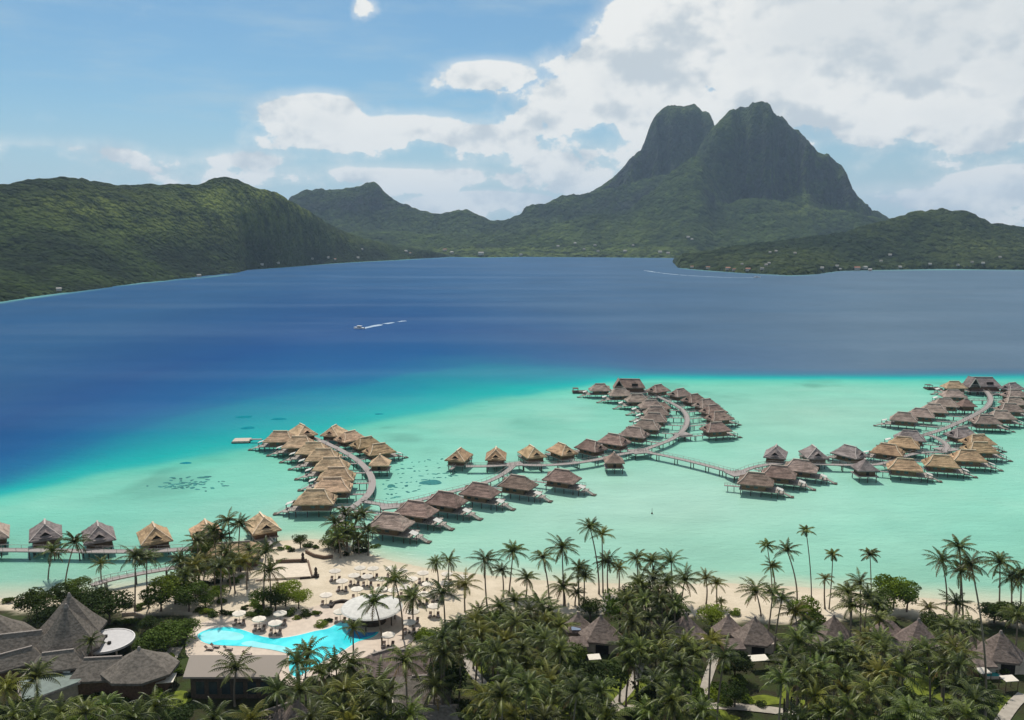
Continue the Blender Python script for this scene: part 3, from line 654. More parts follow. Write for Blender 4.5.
    for s in (-1, 1): st.bar((11.2, s*1.0, 1.5), (13.9, s*1.0, .28), .10, .25); st.bar((11.2, s*1.0, 2.5), (13.7, s*1.0, 1.35), .07)
    st.build('stairs', M['deck'], r)
    sp = MB(); sp.box(13.6, 15.0, -1.3, 1.3, .22, .40); sp.build('swim_platform', M['darkwood'], r)
    gw = MB(); gw.box(-8.3, 0, -.75, .75, DZ-.25, DZ-.05)
    for s in (-1, 1):
        gw.box(-8.3, 0, s*.72-.04, s*.72+.04, DZ+.85, DZ+.93)
        for k in range(6): gw.box(-8.2+k*1.5, -8.12+k*1.5, s*.72-.03, s*.72+.03, DZ-.05, DZ+.85)
    g = gw.build('gangway', M['walk'], r); g.location.x = -6.2
    for x in (-6.4, -3.0):
        for s in (-1, 1): MB().tube([(x, s*.6, -2.5), (x, s*.6, DZ-.25)], .12, 6).build('gangway_post', M['post'], g)
    return r
def make_hut(style):      # small square pyramid hut standing at the walkways
    th, cap = TH[style]; r = thing('walkway_hut', (0, -500, 0)); r['category'] = 'hut'
    z = DZ+2.3
    rf = hip_roof(MB(), -4.2, 4.2, -4.2, 4.2, z, -.5, .5, 3.6, .4, .2).build('roof', th, r)
    c = MB(); c.bar((-.8, 0, z+3.62), (.8, 0, z+3.62), .5, .35); c.build('ridge_cap', cap, rf)
    MB().box(-3, 3, -3, 3, DZ, z-.1).build('wall', M['wallwood'], r)
    MB().box(-3.03, -2.2, -.6, .6, DZ+.05, DZ+2.0).build('door', M['dark'], r)
    MB().box(-4, 4, -4, 4, DZ-.28, DZ-.01).build('deck', M['deck'], r)
    for x in (-3.3, 3.3):
        for y in (-3.3, 0, 3.3):
            p = MB(); p.tube([(x, y, -2.5), (x, y, DZ-.28)], .17, 6); p.build('post', M['post'], r)
    return r
protos = {}; protos_n = []
WALKS = []
def gang_len(p, deg, s_):
    d = Vector((-math.cos(deg), -math.sin(deg), 0)); best = None
    for q in WALKS:
        w = Vector((q.x-p.x, q.y-p.y, 0)); t = w.dot(d)
        if 5 < t < 26 and abs(w.x*d.y-w.y*d.x) < 1.6 and (best is None or t < best): best = t
    return ((best/s_-6.2-.6)/8.3) if best and best/s_ > 7.2 else .75
def place_bungalow(px, py, deg, style, label, group, kind='b', sc_=1.0, z=DZ+4.1):
    key = (kind, style, len(protos_n) % 3 if kind == 'b' else 0); protos_n.append(1)
    p = W(px, py, z)
    if key not in protos:
        o = make_bungalow(style) if kind == 'b' else make_hut(style)
        protos[key] = o; KIDS[o.name] = [(c, children_of(c)) for c in children_of(o)]
        o.location = (p.x, p.y, 0); o.rotation_euler = (0, 0, R(deg)); o['label'] = label; o['group'] = group; used = o
    else: used = copy_tree(protos[key], (p.x, p.y, 0), R(deg), label, group)
    used.scale = (sc_,)*3
    if kind == 'b':
        k = gang_len(p, R(deg), sc_)
        for c in used.children:
            if c.name.startswith('gangway'): c.scale.x = k
    return used
SN = {'gold': 'golden', 'tan': 'tan', 'brown': 'brown', 'rosy': 'faded brown', 'grey': 'grey'}
rows = [
 ('bungalows along the near left walkway', '{c} thatched bungalow, {o} from the left along the near left walkway',
  [(-8, 527, 88, 'rosy'), (45, 527, 90, 'grey'), (98, 529, 93, 'grey'), (154, 530, 97, 'gold'), (206, 527, 97, 'gold'), (262, 520, 104, 'tan')]),
 ('bungalows on the left side of the left curved pier', '{c} thatched bungalow, {o} nearest the beach, left side of left curved pier',
  [(314, 496, 182, 'tan'), (331, 484, 184, 'tan'), (335, 473.5, 184, 'tan'), (330, 463.5, 183, 'tan'), (322, 454.5, 182, 'tan'), (312, 448, 181, 'tan'), (298, 442, 180, 'tan'), (279, 436.5, 180, 'tan'), (301, 430, 112, 'tan')]),
 ('bungalows on the right side of the left curved pier', '{c} thatched bungalow, {o} from far end, right side of left curved pier',
  [(337, 430.5, 68, 'tan'), (353, 436, 42, 'tan'), (369, 442, 36, 'gold'), (382, 448.5, 30, 'gold')]),
 ('brown bungalows in the front row with white canopies', '{c} thatched bungalow, {o} from left in front row right of left pier',
  [(391, 518, -20, 'rosy'), (416, 506, -22, 'brown'), (446, 496.5, -24, 'brown'), (480, 487.5, -25, 'brown'), (518, 480, -26, 'brown'), (562, 474, -26, 'brown')]),
 ('bungalows behind the connecting walkway', '{c} thatched bungalow, {o} from the left behind the walkway in mid lagoon',
  [(459, 453.5, 72, 'gold'), (496, 452.5, 88, 'gold'), (532, 450.5, 112, 'gold'), (562, 448, 124, 'gold'), (591, 444.5, 136, 'brown')]),
 ('bungalows on the left side of the middle pier', '{c} thatched bungalow, {o} nearest the beach, left side of middle pier',
  [(614, 438, 146, 'brown'), (634, 431, 154, 'rosy'), (647, 423.5, 162, 'rosy'), (654, 416.5, 170, 'rosy'), (656, 410, 178, 'rosy'), (651, 403.5, 184, 'rosy'), (637, 397.5, 187, 'rosy'), (620, 391.8, 186, 'rosy'), (600, 387, 184, 'rosy')]),
 ('bungalows on the right side of the middle pier', '{c} thatched bungalow, {o} from far end, right side of middle pier',
  [(658, 388, 42, 'brown'), (680, 392, 40, 'rosy'), (694, 397.5, 38, 'brown'), (706, 402.5, 34, 'rosy'), (713, 408.5, 30, 'brown'), (719, 415, 26, 'brown'), (716, 426, 16, 'brown')]),
 ('bungalows in front of the right walkway', '{c} thatched bungalow, {o} from the left in front of the right walkway',
  [(756, 477, -18, 'brown'), (779, 470, -20, 'brown'), (801, 464, -22, 'rosy')]),
 ('pointed grey bungalows behind the right walkway', '{c} thatched bungalow, {o} from the left behind the right walkway',
  [(776, 450, 86, 'grey'), (814, 450.5, 106, 'grey'), (850, 450, 134, 'grey')]),
 ('golden and grey bungalows round the right loop', '{c} thatched bungalow, {o} clockwise round the right loop of golden roofs',
  [(888, 448, 152, 'gold'), (904, 441, 158, 'gold'), (910, 434.5, 164, 'grey'), (962, 431.5, 16, 'grey'), (978, 438.5, 6, 'gold'), (980, 446, -4, 'gold'), (968, 454, -10, 'gold'), (941, 459.5, -14, 'gold'), (905, 463, -17, 'gold')]),
 ('grey bungalows on the left side of the right pier', '{c} thatched bungalow, {o} nearest the beach, left side of right pier',
  [(904, 416, 158, 'rosy'), (921, 412, 160, 'rosy'), (934, 407.5, 163, 'rosy'), (945, 402, 168, 'rosy'), (953, 393, 176, 'rosy'), (954, 384.5, 180, 'tan')]),
 ('grey bungalows on the right side of the right pier', '{c} thatched bungalow, {o} nearest the beach, right side of right pier',
  [(986, 418.5, -8, 'rosy'), (1001, 414, -8, 'rosy'), (1010, 407, -6, 'rosy'), (1014, 400.5, -2, 'rosy'), (1015, 393, 4, 'rosy'), (1012, 386, 30, 'grey')]),
]
for L_ in [[(-60, 549), (0, 549.5), (50, 550), (100, 551), (150, 551), (200, 548), (232, 545)],
  [(197, 563), (170, 568), (140, 573), (106, 580), (92, 585)],
  [(336, 528), (342, 515), (352, 507), (363, 500), (371, 491), (373, 480), (368, 470), (358, 460), (345, 452), (333, 446), (320, 440), (310, 436)],
  [(363, 501), (380, 504), (396, 506), (402, 504), (423, 499), (445, 493), (470, 487), (492, 480), (506, 472), (514, 465)],
  [(466, 466), (490, 466), (513, 464), (530, 465), (548, 465), (575, 463), (600, 459), (620, 454), (640, 451)],
  [(640, 451), (656, 445), (670, 440), (681, 433), (688, 423), (686, 413), (678, 406), (668, 401), (655, 395), (640, 389)],
  [(640, 451), (652, 453), (668, 456), (690, 461), (710, 466), (728, 471), (738, 473)],
  [(738, 473), (752, 467), (775, 463), (800, 463), (820, 464), (856, 465), (885, 464), (905, 455), (925, 452), (944, 452)],
  [(944, 452), (948, 447), (944, 442), (936, 437), (926, 434), (915, 437)],
  [(926, 434), (940, 430), (955, 424), (970, 417), (985, 409), (991, 402), (990, 395), (984, 389), (972, 386)]]:
    WALKS += resample(smooth_line([W(a, b, DZ) for a, b in L_], 2), 1.0)
for grp, lab, L in rows:
    for i, (a, b, deg, st) in enumerate(L):
        azv = math.degrees(math.atan((a-512)/F)); deg2 = deg-azv*math.sin(R(deg))**2
        s_, dx_, dy_ = (.92, 1.5, -1.8) if 'left side of the left' in grp else (.83, -3, -3) if 'right side of the left' in grp else (.82, 0, -2.6) if 'connecting' in grp else (.86, 0, -1.5)
        place_bungalow(a+dx_, b+dy_, deg2, st, lab.format(c=SN[st], o=ordn(i+1)), grp, sc_=s_)
for a, b, deg, st, s_, lab in [(380, 458.5, 90, 'tan', .92, 'small tan thatched hut at the near right end of left curved pier'), (614, 456, 90, 'brown', .9, 'small brown pyramid hut beside the middle walkway junction'),
                           (865, 464, 90, 'grey', .95, 'small grey pyramid hut on the walkway left of the golden roofs'), (966, 402, 0, 'brown', .95, 'small brown hut inside the bend of the right pier'),
                           (664, 403, 0, 'brown', .8, 'small dark hut behind the roofs of the middle pier')]:
    place_bungalow(a, b, deg, st, lab, 'small huts by the walkways', 'h', s_, DZ+3.6)
def pavilion(px, py, deg, style, label, s=1.0):
    p = W(px, py, DZ+4); r = thing('overwater_pavilion', (p.x, p.y, 0), R(deg), label, 'pavilion'); th, cap = TH[style]; z = DZ+3
    rf = hip_roof(MB(), -8, 12, -5.5, 5.5, z, -5, 8.5, 5.2, .45, .1).build('roof', th, r); MB().bar((-5, 0, z+5.25), (8.5, 0, z+5.25), .6, .3).build('ridge_cap', cap, rf)
    g = MB(); X0, X1 = -9.5, -2.0   # steep front gable with open timber face
    g.add([(X0, -7.5, z-.6), (X1, -7.5, z-.6), ((X0+X1)/2, -7.5, z+5.6), (X0, 3, z-.6), (X1, 3, z-.6), ((X0+X1)/2, 3, z+5.6)], [(0, 3, 5, 2), (1, 2, 5, 4)])
    g.add([(X0+.4, -7.1, z-.9), (X1-.4, -7.1, z-.9), ((X0+X1)/2, -7.1, z+5.0), (X0+.4, 3, z-.9), (X1-.4, 3, z-.9), ((X0+X1)/2, 3, z+5.0)], [(0, 2, 5, 3), (1, 4, 5, 2)])
    g.build('front_gable', th, r)
    MB().add([(X0+.8, -5.5, z-.6), (X1-.8, -5.5, z-.6), ((X0+X1)/2, -5.5, z+4.4)], [(0, 1, 2)]).build('gable_opening', M['dark'], r)
    b = MB(); b.bar((X0+.2, -7.4, z-.5), ((X0+X1)/2, -7.4, z+5.5), .4); b.bar((X1-.2, -7.4, z-.5), ((X0+X1)/2, -7.4, z+5.5), .4); b.bar((X0+1, -7.3, z+1.2), (X1-1, -7.3, z+1.2), .3)
    b.build('bargeboard', cap, r)
    MB().box(3, 7, -4.6, -3.6, z+1.2, z+2.6).build('dormer_window', M['dark'], rf)
    MB().box(-7, 11, -4.4, 4.4, DZ, z-.1).build('wall', M['wallwood'], r); MB().box(-10, 13, -8, 6, DZ-.3, DZ-.01).build('deck', M['deck'], r)
    for x in (-9, -4.5, 0, 4.5, 9, 12.5):
        for y in (-7.5, 5.5): MB().tube([(x, y, -2.5), (x, y, DZ-.3)], .2, 6).build('post', M['post'], r)
    r.scale = (s,)*3; return r
pavilion(627, 383, -4, 'brown', 'large brown gabled pavilion at the far tip of the middle pier', .84)
pavilion(979, 382, -3, 'grey', 'large dark gabled pavilion at the far tip of the right pier', .88)

# ------------------------------------------------------------------ walkways
def walkway(pts, w, label, rail=True, z=DZ):
    L = smooth_line([W(a, b, z) for a, b in pts], 2); L = resample(L, 2.5)
    r = thing('walkway', (L[0].x, L[0].y, 0), 0, label, 'walkway'); inv = Vector((L[0].x, L[0].y, 0))
    q = [p-inv for p in L]; vs = []; fs = []
    nr = []
    for i, p in enumerate(q):
        d = q[min(i+1, len(q)-1)]-q[max(i-1, 0)]; d.z = 0; d.normalize(); n = Vector((-d.y, d.x, 0)); nr.append(n)
        for s, zz in ((-1, z), (1, z), (1, z-.3), (-1, z-.3)): t = p+n*s*w/2; t.z = zz; vs.append(t)
    for i in range(len(q)-1):
        for k in range(4): fs.append((4*i+k, 4*i+(k+1) % 4, 4*i+4+(k+1) % 4, 4*i+4+k))
    fs += [(0, 1, 2, 3), tuple(4*(len(q)-1)+k for k in (3, 2, 1, 0))]
    mesh_obj('deck', vs, fs, M['walk'], r)
    if rail:
        for s in (-1, 1):
            m = MB()
            for i in range(len(q)-1):
                a = q[i]+nr[i]*s*(w/2-.06); b = q[i+1]+nr[i+1]*s*(w/2-.06); a.z = b.z = z+.95; m.bar(a, b, .08)
                m.box(a.x-.04, a.x+.04, a.y-.04, a.y+.04, z, z+.95)
            m.build('railing', M['deck'], r)
    dist = 0; cnt = 0
    for i in range(1, len(q)):
        dist += (q[i]-q[i-1]).length
        if dist >= 6.5 and cnt < 48:
            dist = 0; cnt += 1
            for s in (-1, 1):
                a = q[i]+nr[i]*s*(w/2-.3); MB().tube([(a.x, a.y, -2.5), (a.x, a.y, z-.3)], .18, 6).build('post', M['post'], r)
    return r
walkway([(-60, 549), (0, 549.5), (50, 550), (100, 551), (150, 551), (200, 548), (232, 545)], 2.6, 'long straight wooden walkway along the near left bungalows')
walkway([(197, 563), (170, 568), (140, 573), (106, 580), (92, 585)], 2.0, 'short wooden footbridge running down to the left beach')
walkway([(336, 528), (342, 515), (352, 507), (363, 500), (371, 491), (373, 480), (368, 470), (358, 460), (345, 452), (333, 446), (320, 440), (310, 436)], 2.5, 'curved wooden walkway of the left pier', False)
walkway([(363, 501), (380, 504), (396, 506), (402, 504), (423, 499), (445, 493), (470, 487), (492, 480), (506, 472), (514, 465)], 2.2, 'wooden walkway behind the front row of brown bungalows')
walkway([(466, 466), (490, 466), (513, 464), (530, 465), (548, 465), (575, 463), (600, 459), (620, 454), (640, 451)], 2.4, 'wooden walkway in front of the golden roofs in mid lagoon')
walkway([(640, 451), (656, 445), (670, 440), (681, 433), (688, 423), (686, 413), (678, 406), (668, 401), (655, 395), (640, 389)], 2.4, 'curved wooden walkway of the middle pier')
walkway([(640, 451), (652, 453), (668, 456), (690, 461), (710, 466), (728, 471), (738, 473)], 2.4, 'long wooden bridge linking the middle pier to the right bungalows')
walkway([(738, 473), (752, 467), (775, 463), (800, 463), (820, 464), (856, 465), (885, 464), (905, 455), (925, 452), (944, 452)], 2.2, 'straight wooden walkway in front of the pointed grey bungalows')
walkway([(944, 452), (948, 447), (944, 442), (936, 437), (926, 434), (915, 437)], 2.4, 'short curved walkway inside the loop of golden roofs')
walkway([(926, 434), (940, 430), (955, 424), (970, 417), (985, 409), (991, 402), (990, 395), (984, 389), (972, 386)], 2.6, 'curved wooden walkway of the right pier')
# plaza hubs
for a, b, s, lab in [(390, 506, 3.2, 'small square deck where the front row walkway turns'), (514, 464, 3.4, 'small deck platform at the mid lagoon walkway bend'), (640, 451, 4.2, 'deck platform at the foot of the middle pier'), (682, 434, 3.6, 'small viewing deck on the bend of the middle pier'), (738, 473, 4.0, 'deck platform left of the brown front bungalows'), (946, 449, 4.0, 'pale deck platform inside the golden loop')]:
    p = W(a, b, DZ); r = thing('deck_platform', (p.x, p.y, 0), R(20), lab, 'platform', 'deck platforms on the walkways')
    MB().box(-s, s, -s*.8, s*.8, DZ-.35, DZ+.03).build('deck', M['walk'], r)
    for x in (-1, 1):
        for y in (-1, 1): MB().tube([(x*s*.85, y*s*.65, -2.5), (x*s*.85, y*s*.65, DZ-.35)], .18, 6).build('post', M['post'], r)
# pale raft at the far left tip, dark pontoons
p = W(242, 440, .8); r = thing('raft', (p.x, p.y, 0), R(5), 'pale floating raft off the far tip of the left pier', 'raft')
MB().box(-3.6, 3.6, -3.0, 3.0, .3, 1.0).build('platform', M['stone'], r)
for s in (-1, 1): MB().tube([(-4, s*2.4, .1), (4, s*2.4, .1)], .45, 8).build('float', M['darkwood'], r)
walkway([(250, 439), (262, 439)], 1.4, 'short ramp joining the pale raft to the left pier', False, 1.6)
for a, b, lab in [(580, 391.5, 'dark swimming pontoon left of the middle pier tip'), (933, 388, 'dark swimming pontoon left of the right pier tip')]:
    p = W(a, b, .8); r = thing('pontoon', (p.x, p.y, 0), 0, lab, 'pontoon', 'dark pontoons at the pier tips')
    MB().box(-4.4, 4.4, -3, 3, .3, 1.0).build('platform', M['darkwood'], r); MB().box(-4.2, -1, -2, 2, 2.6, 2.8).build('canopy', M['darkwood'], r)
    for x in (-4, -1.2):
        for y in (-1.8, 1.8): MB().tube([(x, y, 1), (x, y, 2.6)], .1, 6).build('post', M['post'], r)
# coral gardens
cm = None
def coral(x, y, s, label, grp):
    global cm
    if cm is None:
        cm = []
        for k in range(4):
            vs = [(0, 0, .10)]; n = 11
            for ring, zz in ((.6, .08), (1, -.05)):
                for j in range(n):
                    a = 2*math.pi*j/n; rr = ring*(1+.35*math.sin(2*a+k)+.2*random.uniform(-1, 1)); vs.append((rr*math.cos(a), rr*.7*math.sin(a), zz))
            fs = [(0, 1+j, 1+(j+1) % n) for j in range(n)]+[(1+j, 1+n+j, 1+n+(j+1) % n, 1+(j+1) % n) for j in range(n)]
            me = bpy.data.meshes.new('coral_patch'); me.from_pydata(vs, [], fs); me.materials.append(M['coral']); cm.append(me)
    o = bpy.data.objects.new('coral_patch', random.choice(cm)); C.objects.link(o); o.location = (x, y, .02); o.scale = (s, s*1.1, 1); o.rotation_euler = (0, 0, random.uniform(0, 6.28))
    return tag(o, label, 'coral', grp)
for k in range(62):
    a = random.gauss(186, 20); b = 484+(a-186)*-.02+random.gauss(0, 3.4)
    if 145 < a < 230: p = W(a, b, 0); coral(p.x, p.y, random.uniform(.6, 1.4), 'dark coral patch in the scattered garden left of the curved pier', 'coral heads left of the left pier')
for r_i in range(9):
    for k in range(14):
        a = 378+k*5.6+random.uniform(-1.5, 1.5)+r_i*1.2; b = 462+r_i*4.6-k*.7+random.uniform(-1, 1)
        if b > 505-(a-375)*.35 or b < 462-(a-378)*.1: continue
        if random.random() < .25: continue
        p = W(a, b, 0); coral(p.x, p.y, random.uniform(.45, 1.15), 'dark coral patch in the planted garden right of the curved pier', 'coral heads right of the left pier')
M['reef'] = mat('submerged reef', (.006, .17, .21), .9, .2, 1, .0)
def mound(px, py, rx, ry, label):
    p = W(px, py, 0); vs = [(0, 0, .12)]; n = 22
    for ring, zz in ((.5, .11), (.85, .06), (1, -.08)):
        for j in range(n): a = 2*math.pi*j/n; q = ring*(1+.08*math.sin(3*a+px)+random.uniform(-.07, .07)); vs.append((rx*q*math.cos(a), ry*q*math.sin(a), zz))
    fs = [(0, 1+j, 1+(j+1) % n) for j in range(n)]+[(1+k*n+j, 1+(k+1)*n+j, 1+(k+1)*n+(j+1) % n, 1+k*n+(j+1) % n) for k in range(2) for j in range(n)]
    o = mesh_obj('coral_patch', vs, fs, M['coral'] if py > 470 else M['reef']); o.location = (p.x, p.y, .01); tag(o, label, 'coral', 'large coral mounds')
mound(431, 482.5, 4.4, 3.6, 'largest dark oval coral mound behind the front row of bungalows')
mound(391, 486, 1.5, 2.4, 'medium dark coral mound right of the curved walkway')
for a_, b_, rx_, ry_, l_ in [(248, 428, 3.4, 3.2, 'dark reef patch in the blue water just above the raft'), (279, 419, 4.2, 2.6, 'dark reef patch above the left pier tip'), (244, 417, 4.5, 3, 'dark reef patch farthest up left of the pier tip'), (203, 477.5, 2.6, 1.3, 'thin dark reef patch above the left coral garden'), (186, 463, 2.5, 1.6, 'dark reef patch at the left turquoise edge'), (379, 414, 2.4, 1.6, 'small dark reef patch above the right row of the left pier')]: mound(a_, b_, rx_, ry_, l_)

for grp, side in (('coral heads left of the left pier', 'of the left garden'), ('coral heads right of the left pier', 'of the right garden')):
    L = [o for o in bpy.data.objects if o.get('group') == grp]; L.sort(key=lambda o: -o.location.y); nb = 5; n = len(L)
    for b_ in range(nb):
        row = sorted(L[b_*n//nb:(b_+1)*n//nb], key=lambda o: o.location.x)
        for i, o in enumerate(row): o['label'] = 'dark coral patch, %s in the %s row %s' % (ordn(i+1), ['far', 'upper', 'middle', 'lower', 'near'][b_], side)
# ------------------------------------------------------------------ boats
def boat(px, py, deg, L, label):
    p = W(px, py, .3); r = thing('motorboat', (p.x, p.y, 0), R(deg), label, 'boat', 'motorboats on the lagoon')
    vs = []; n = 9
    for i in range(n):
        t = i/(n-1); x = (t-.5)*L; w = L*.16*(1-max(0, (t-.55)/.45)**2)+.05; vs += [(x, -w, 1.3+.5*t), (x, -w*.6, -.2), (x, w*.6, -.2), (x, w, 1.3+.5*t)]
    fs = []
    for i in range(n-1):
        for k in range(4): fs.append((4*i+k, 4*i+4+k, 4*i+4+(k+1) % 4, 4*i+(k+1) % 4))
    fs += [(0, 1, 2, 3), tuple(4*(n-1)+k for k in (3, 2, 1, 0))]
    mesh_obj('hull', vs, fs, M['hull'], r); MB().box(-L*.2, L*.15, -L*.1, L*.1, 1.4, 2.5).build('cabin', M['glass'], r)
    MB().box(-L*.28, L*.18, -L*.13, L*.13, 2.8, 3.0).build('canopy', M['hull'], r); MB().box(-L*.53, -L*.47, -.4, .4, .2, 1.6).build('outboard_motor', M['dark'], r)
    return r
boat(359, 328.5, 165, 11, 'white motorboat trailing foam in the open blue lagoon')
boat(757, 277.5, -20, 14, 'small white motorboat heading right past the headland')
def wake(pts, w0, w1, label):
    L = resample(smooth_line([W(a, b, 0) for a, b in pts], 2), 6); vs = []; fs = []; N = len(L)
    for i, p in enumerate(L):
        d = (L[min(i+1, N-1)]-L[max(i-1, 0)]).normalized(); n = Vector((-d.y, d.x, 0)); w = w0+(w1-w0)*i/(N-1); w *= .55+.9*random.random()*(.4+.6*i/N)
        vs += [p+n*w/2+Vector((0, 0, .03)), p-n*w/2+Vector((0, 0, .03)), p+Vector((0, 0, .16))]
    for i in range(N-1):
        if i > N*.35 and random.random() < .28: continue
        fs += [(3*i, 3*i+2, 3*i+5, 3*i+3), (3*i+2, 3*i+1, 3*i+4, 3*i+5)]
    return tag(mesh_obj('boat_wake', vs, fs, M['foam']), label, 'wake', kind='stuff')
wake([(361, 328.6), (372, 326.5), (386, 323.5), (405, 320.8)], 10, 6, 'white foam wake behind the lagoon motorboat')
wake([(754, 277.5), (735, 277.8), (705, 276.5), (680, 275), (660, 273), (645, 270.5)], 7, 9, 'long pale wake curving past the headland')
p = W(652, 513, .3); r = thing('marker_buoy', (p.x, p.y, 0), 0, 'small dark marker buoy alone in the pale lagoon', 'buoy')
MB().tube([(0, 0, -.3), (0, 0, .3), (0, 0, .5)], [.3, .3, .15], 10).build('float', M['darkwood'], r); MB().tube([(0, 0, .5), (0, 0, 1.9)], .06, 6).build('pole', M['darkwood'], r)

# ------------------------------------------------------------------ houses on the far shores
def raycast_ground(px, py):
    dg = bpy.context.evaluated_depsgraph_get(); x, y, z = ray(px, py); d = Vector((x, y, z)).normalized()
    ok, loc, nrm, idx, ob, mtx = sc.ray_cast(dg, Vector((0, 0, CAMH))+d*900, d)
    return loc if ok else None
bpy.context.view_layer.update()
hp = None
def far_house(px, py, L, label, grp, red=False):
    loc = raycast_ground(px, py)
    if loc is None or loc.y > 5200: return
    r = thing('shore_house', (loc.x, loc.y, loc.z-1.5), random.uniform(-.6, .6), label, 'house', grp); w = L*.6
    MB().box(-L/2, L/2, -w/2, w/2, 0, L*.34+1.5).build('wall', M['housew'], r)
    z = L*.34+1.5; MB().add([(-L*.56, -w*.6, z), (L*.56, -w*.6, z), (L*.56, w*.6, z), (-L*.56, w*.6, z), (-L*.5, 0, z+L*.22), (L*.5, 0, z+L*.22)], [(0, 1, 5, 4), (2, 3, 4, 5), (1, 2, 5), (3, 0, 4), (3, 2, 1, 0)]).build('roof', M['redroof'] if red else M['houser'], r)
    r.location.z += 1.5
hs = [('left hills shore', [(59, 291, 12, 0), (199, 277, 14, 0), (262, 265.5, 13, 0), (278, 264, 14, 0), (312, 259.5, 13, 0), (328, 258.5, 14, 0), (335, 260, 12, 1), (358, 258.5, 14, 0), (362, 250, 12, 0), (410, 254, 14, 1)]),
      ('far central shore', [(445, 251, 20, 1), (452, 253.5, 18, 0), (481, 255, 26, 0), (406, 252, 14, 0), (521, 255.5, 14, 0), (558, 247, 14, 0), (575, 244, 14, 0), (595, 246, 14, 0), (598, 252, 14, 0), (625, 252, 16, 0), (660, 253, 18, 0), (668, 254, 16, 0), (688, 238, 16, 0), (692, 240, 12, 0), (584, 250, 12, 0), (633, 246, 12, 0)]),
      ('right headland shore', [(692, 268, 13, 1), (708, 269, 16, 1), (728, 270, 18, 1), (734, 271, 14, 1), (748, 271, 18, 1), (766, 266, 12, 0), (769, 264, 10, 0), (762, 270, 14, 0), (742, 265, 10, 0), (795, 254, 11, 0), (776, 252, 11, 0), (770, 253, 10, 0), (837, 267, 12, 0), (840, 270, 10, 0), (857, 270, 22, 1), (865, 269, 18, 0), (870, 271, 14, 0), (890, 256, 14, 0), (881, 262, 12, 0), (900, 268, 13, 0), (972, 263, 12, 0), (983, 264, 12, 0), (958, 266, 12, 0), (1000, 258, 12, 0), (822, 269, 12, 0), (930, 265, 12, 0)])]
for nm, L in hs:
    L = sorted(L)
    for i, (a, b, s_, red) in enumerate(L):
        far_house(a, b, s_*.62 if nm != 'far central shore' else s_*.8, 'tiny %s roofed house, %s from the left on the %s' % ('rust' if red else 'pale', ordn(i+1), nm), 'tiny houses along the '+nm, red)

# ------------------------------------------------------------------ resort on land
LM = []      # obstacles on the ground: (px, py, r)
# pool
pool_pts = [(196, 637), (200, 632), (212, 628), (230, 626.5), (244, 630), (262, 637), (280, 638.5), (300, 635), (316, 630.5), (328, 629), (336, 624), (348, 620), (362, 620), (376, 626), (380, 632), (372, 638),
            (358, 641), (350, 646), (341, 652), (330, 658), (318, 664), (306, 672), (296, 678), (289, 672), (289, 660), (290, 653), (278, 650), (262, 648), (245, 646), (225, 645.5), (206, 644)]
pz = 1.62
r = thing('swimming_pool', W(290, 640, pz-.1), 0, 'bright turquoise freeform swimming pool in front of the beach terrace', 'swimming pool')
def inr(o): o.parent = r; o.matrix_parent_inverse = Matrix.Translation(-r.location); return o
terr = flat_poly('pool_terrace', smooth_poly([(185, 640), (196, 622), (235, 617), (262, 624), (300, 610), (322, 604), (350, 603), (395, 604), (420, 615), (418, 640), (390, 652), (345, 672), (290, 690), (272, 672), (215, 660), (186, 660)], 2), pz-.06, mat('terrace sandstone paving', (.50, .41, .33), .85, .08, .8), .4)
tag(terr, kind='structure')
rim = [(288+(a-288)*1.035, 645+(b-645)*1.09) for a, b in pool_pts]
inr(flat_poly('coping', smooth_poly(rim, 2), pz-.01, mat('pale coping stone', (.60, .53, .45), .7, .08, 2), .2))
inr(flat_poly('water_surface', smooth_poly(pool_pts, 2), pz+.012, M['poolb']))
inr(flat_poly('shallow_shelf', smooth_poly([(238, 644), (250, 640), (262, 643), (278, 645), (292, 648), (297, 652), (290, 654), (275, 650), (255, 647)], 2), pz+.018, M['pooll']))
inr(flat_poly('entry_shelf', smooth_poly([(200, 637), (203, 632), (214, 630), (232, 631), (246, 635), (240, 641), (222, 639), (212, 643), (204, 642)], 2), pz+.018, M['pooll']))
inr(flat_poly('deep_end', smooth_poly([(348, 628), (356, 623), (366, 623), (376, 628), (377, 633), (368, 637), (355, 639), (348, 636)], 2), pz+.018, M['poold']))
# round pavilion
p = W(372, 609.5, 4.5); r = thing('round_pavilion', (p.x, p.y, 1.2), 0, 'round open pavilion with shallow pale conical roof beside the pool', 'pavilion')
vs = [(0, 0, 5.4)]; n = 36
for rr, zz in ((3.0, 4.95), (6.8, 4.1), (7.1, 3.85), (6.9, 3.75)):
    for j in range(n): a = 2*math.pi*j/n; vs.append((rr*math.cos(a), rr*math.sin(a), zz))
fs = [(0, 1+j, 1+(j+1) % n) for j in range(n)]
for q in range(3): fs += [(1+q*n+j, 1+(q+1)*n+j, 1+(q+1)*n+(j+1) % n, 1+q*n+(j+1) % n) for j in range(n)]
fs.append(tuple(1+3*n+j for j in range(n)))
mesh_obj('roof', vs, fs, M['pavroof'], r)
for j in range(10): a = 2*math.pi*j/10+.2; MB().tube([(5.2*math.cos(a), 5.2*math.sin(a), .2), (5.2*math.cos(a), 5.2*math.sin(a), 4.2)], .16, 8).build('column', M['darkwood'], r)
ct = MB().tube([(0, 0, .3), (0, 0, 1.4)], 3.2, 20); ct.build('bar_counter', M['darkwood'], r); MB().tube([(0, 0, .1), (0, 0, .45)], 5.6, 30).build('floor', M['stone'], r)
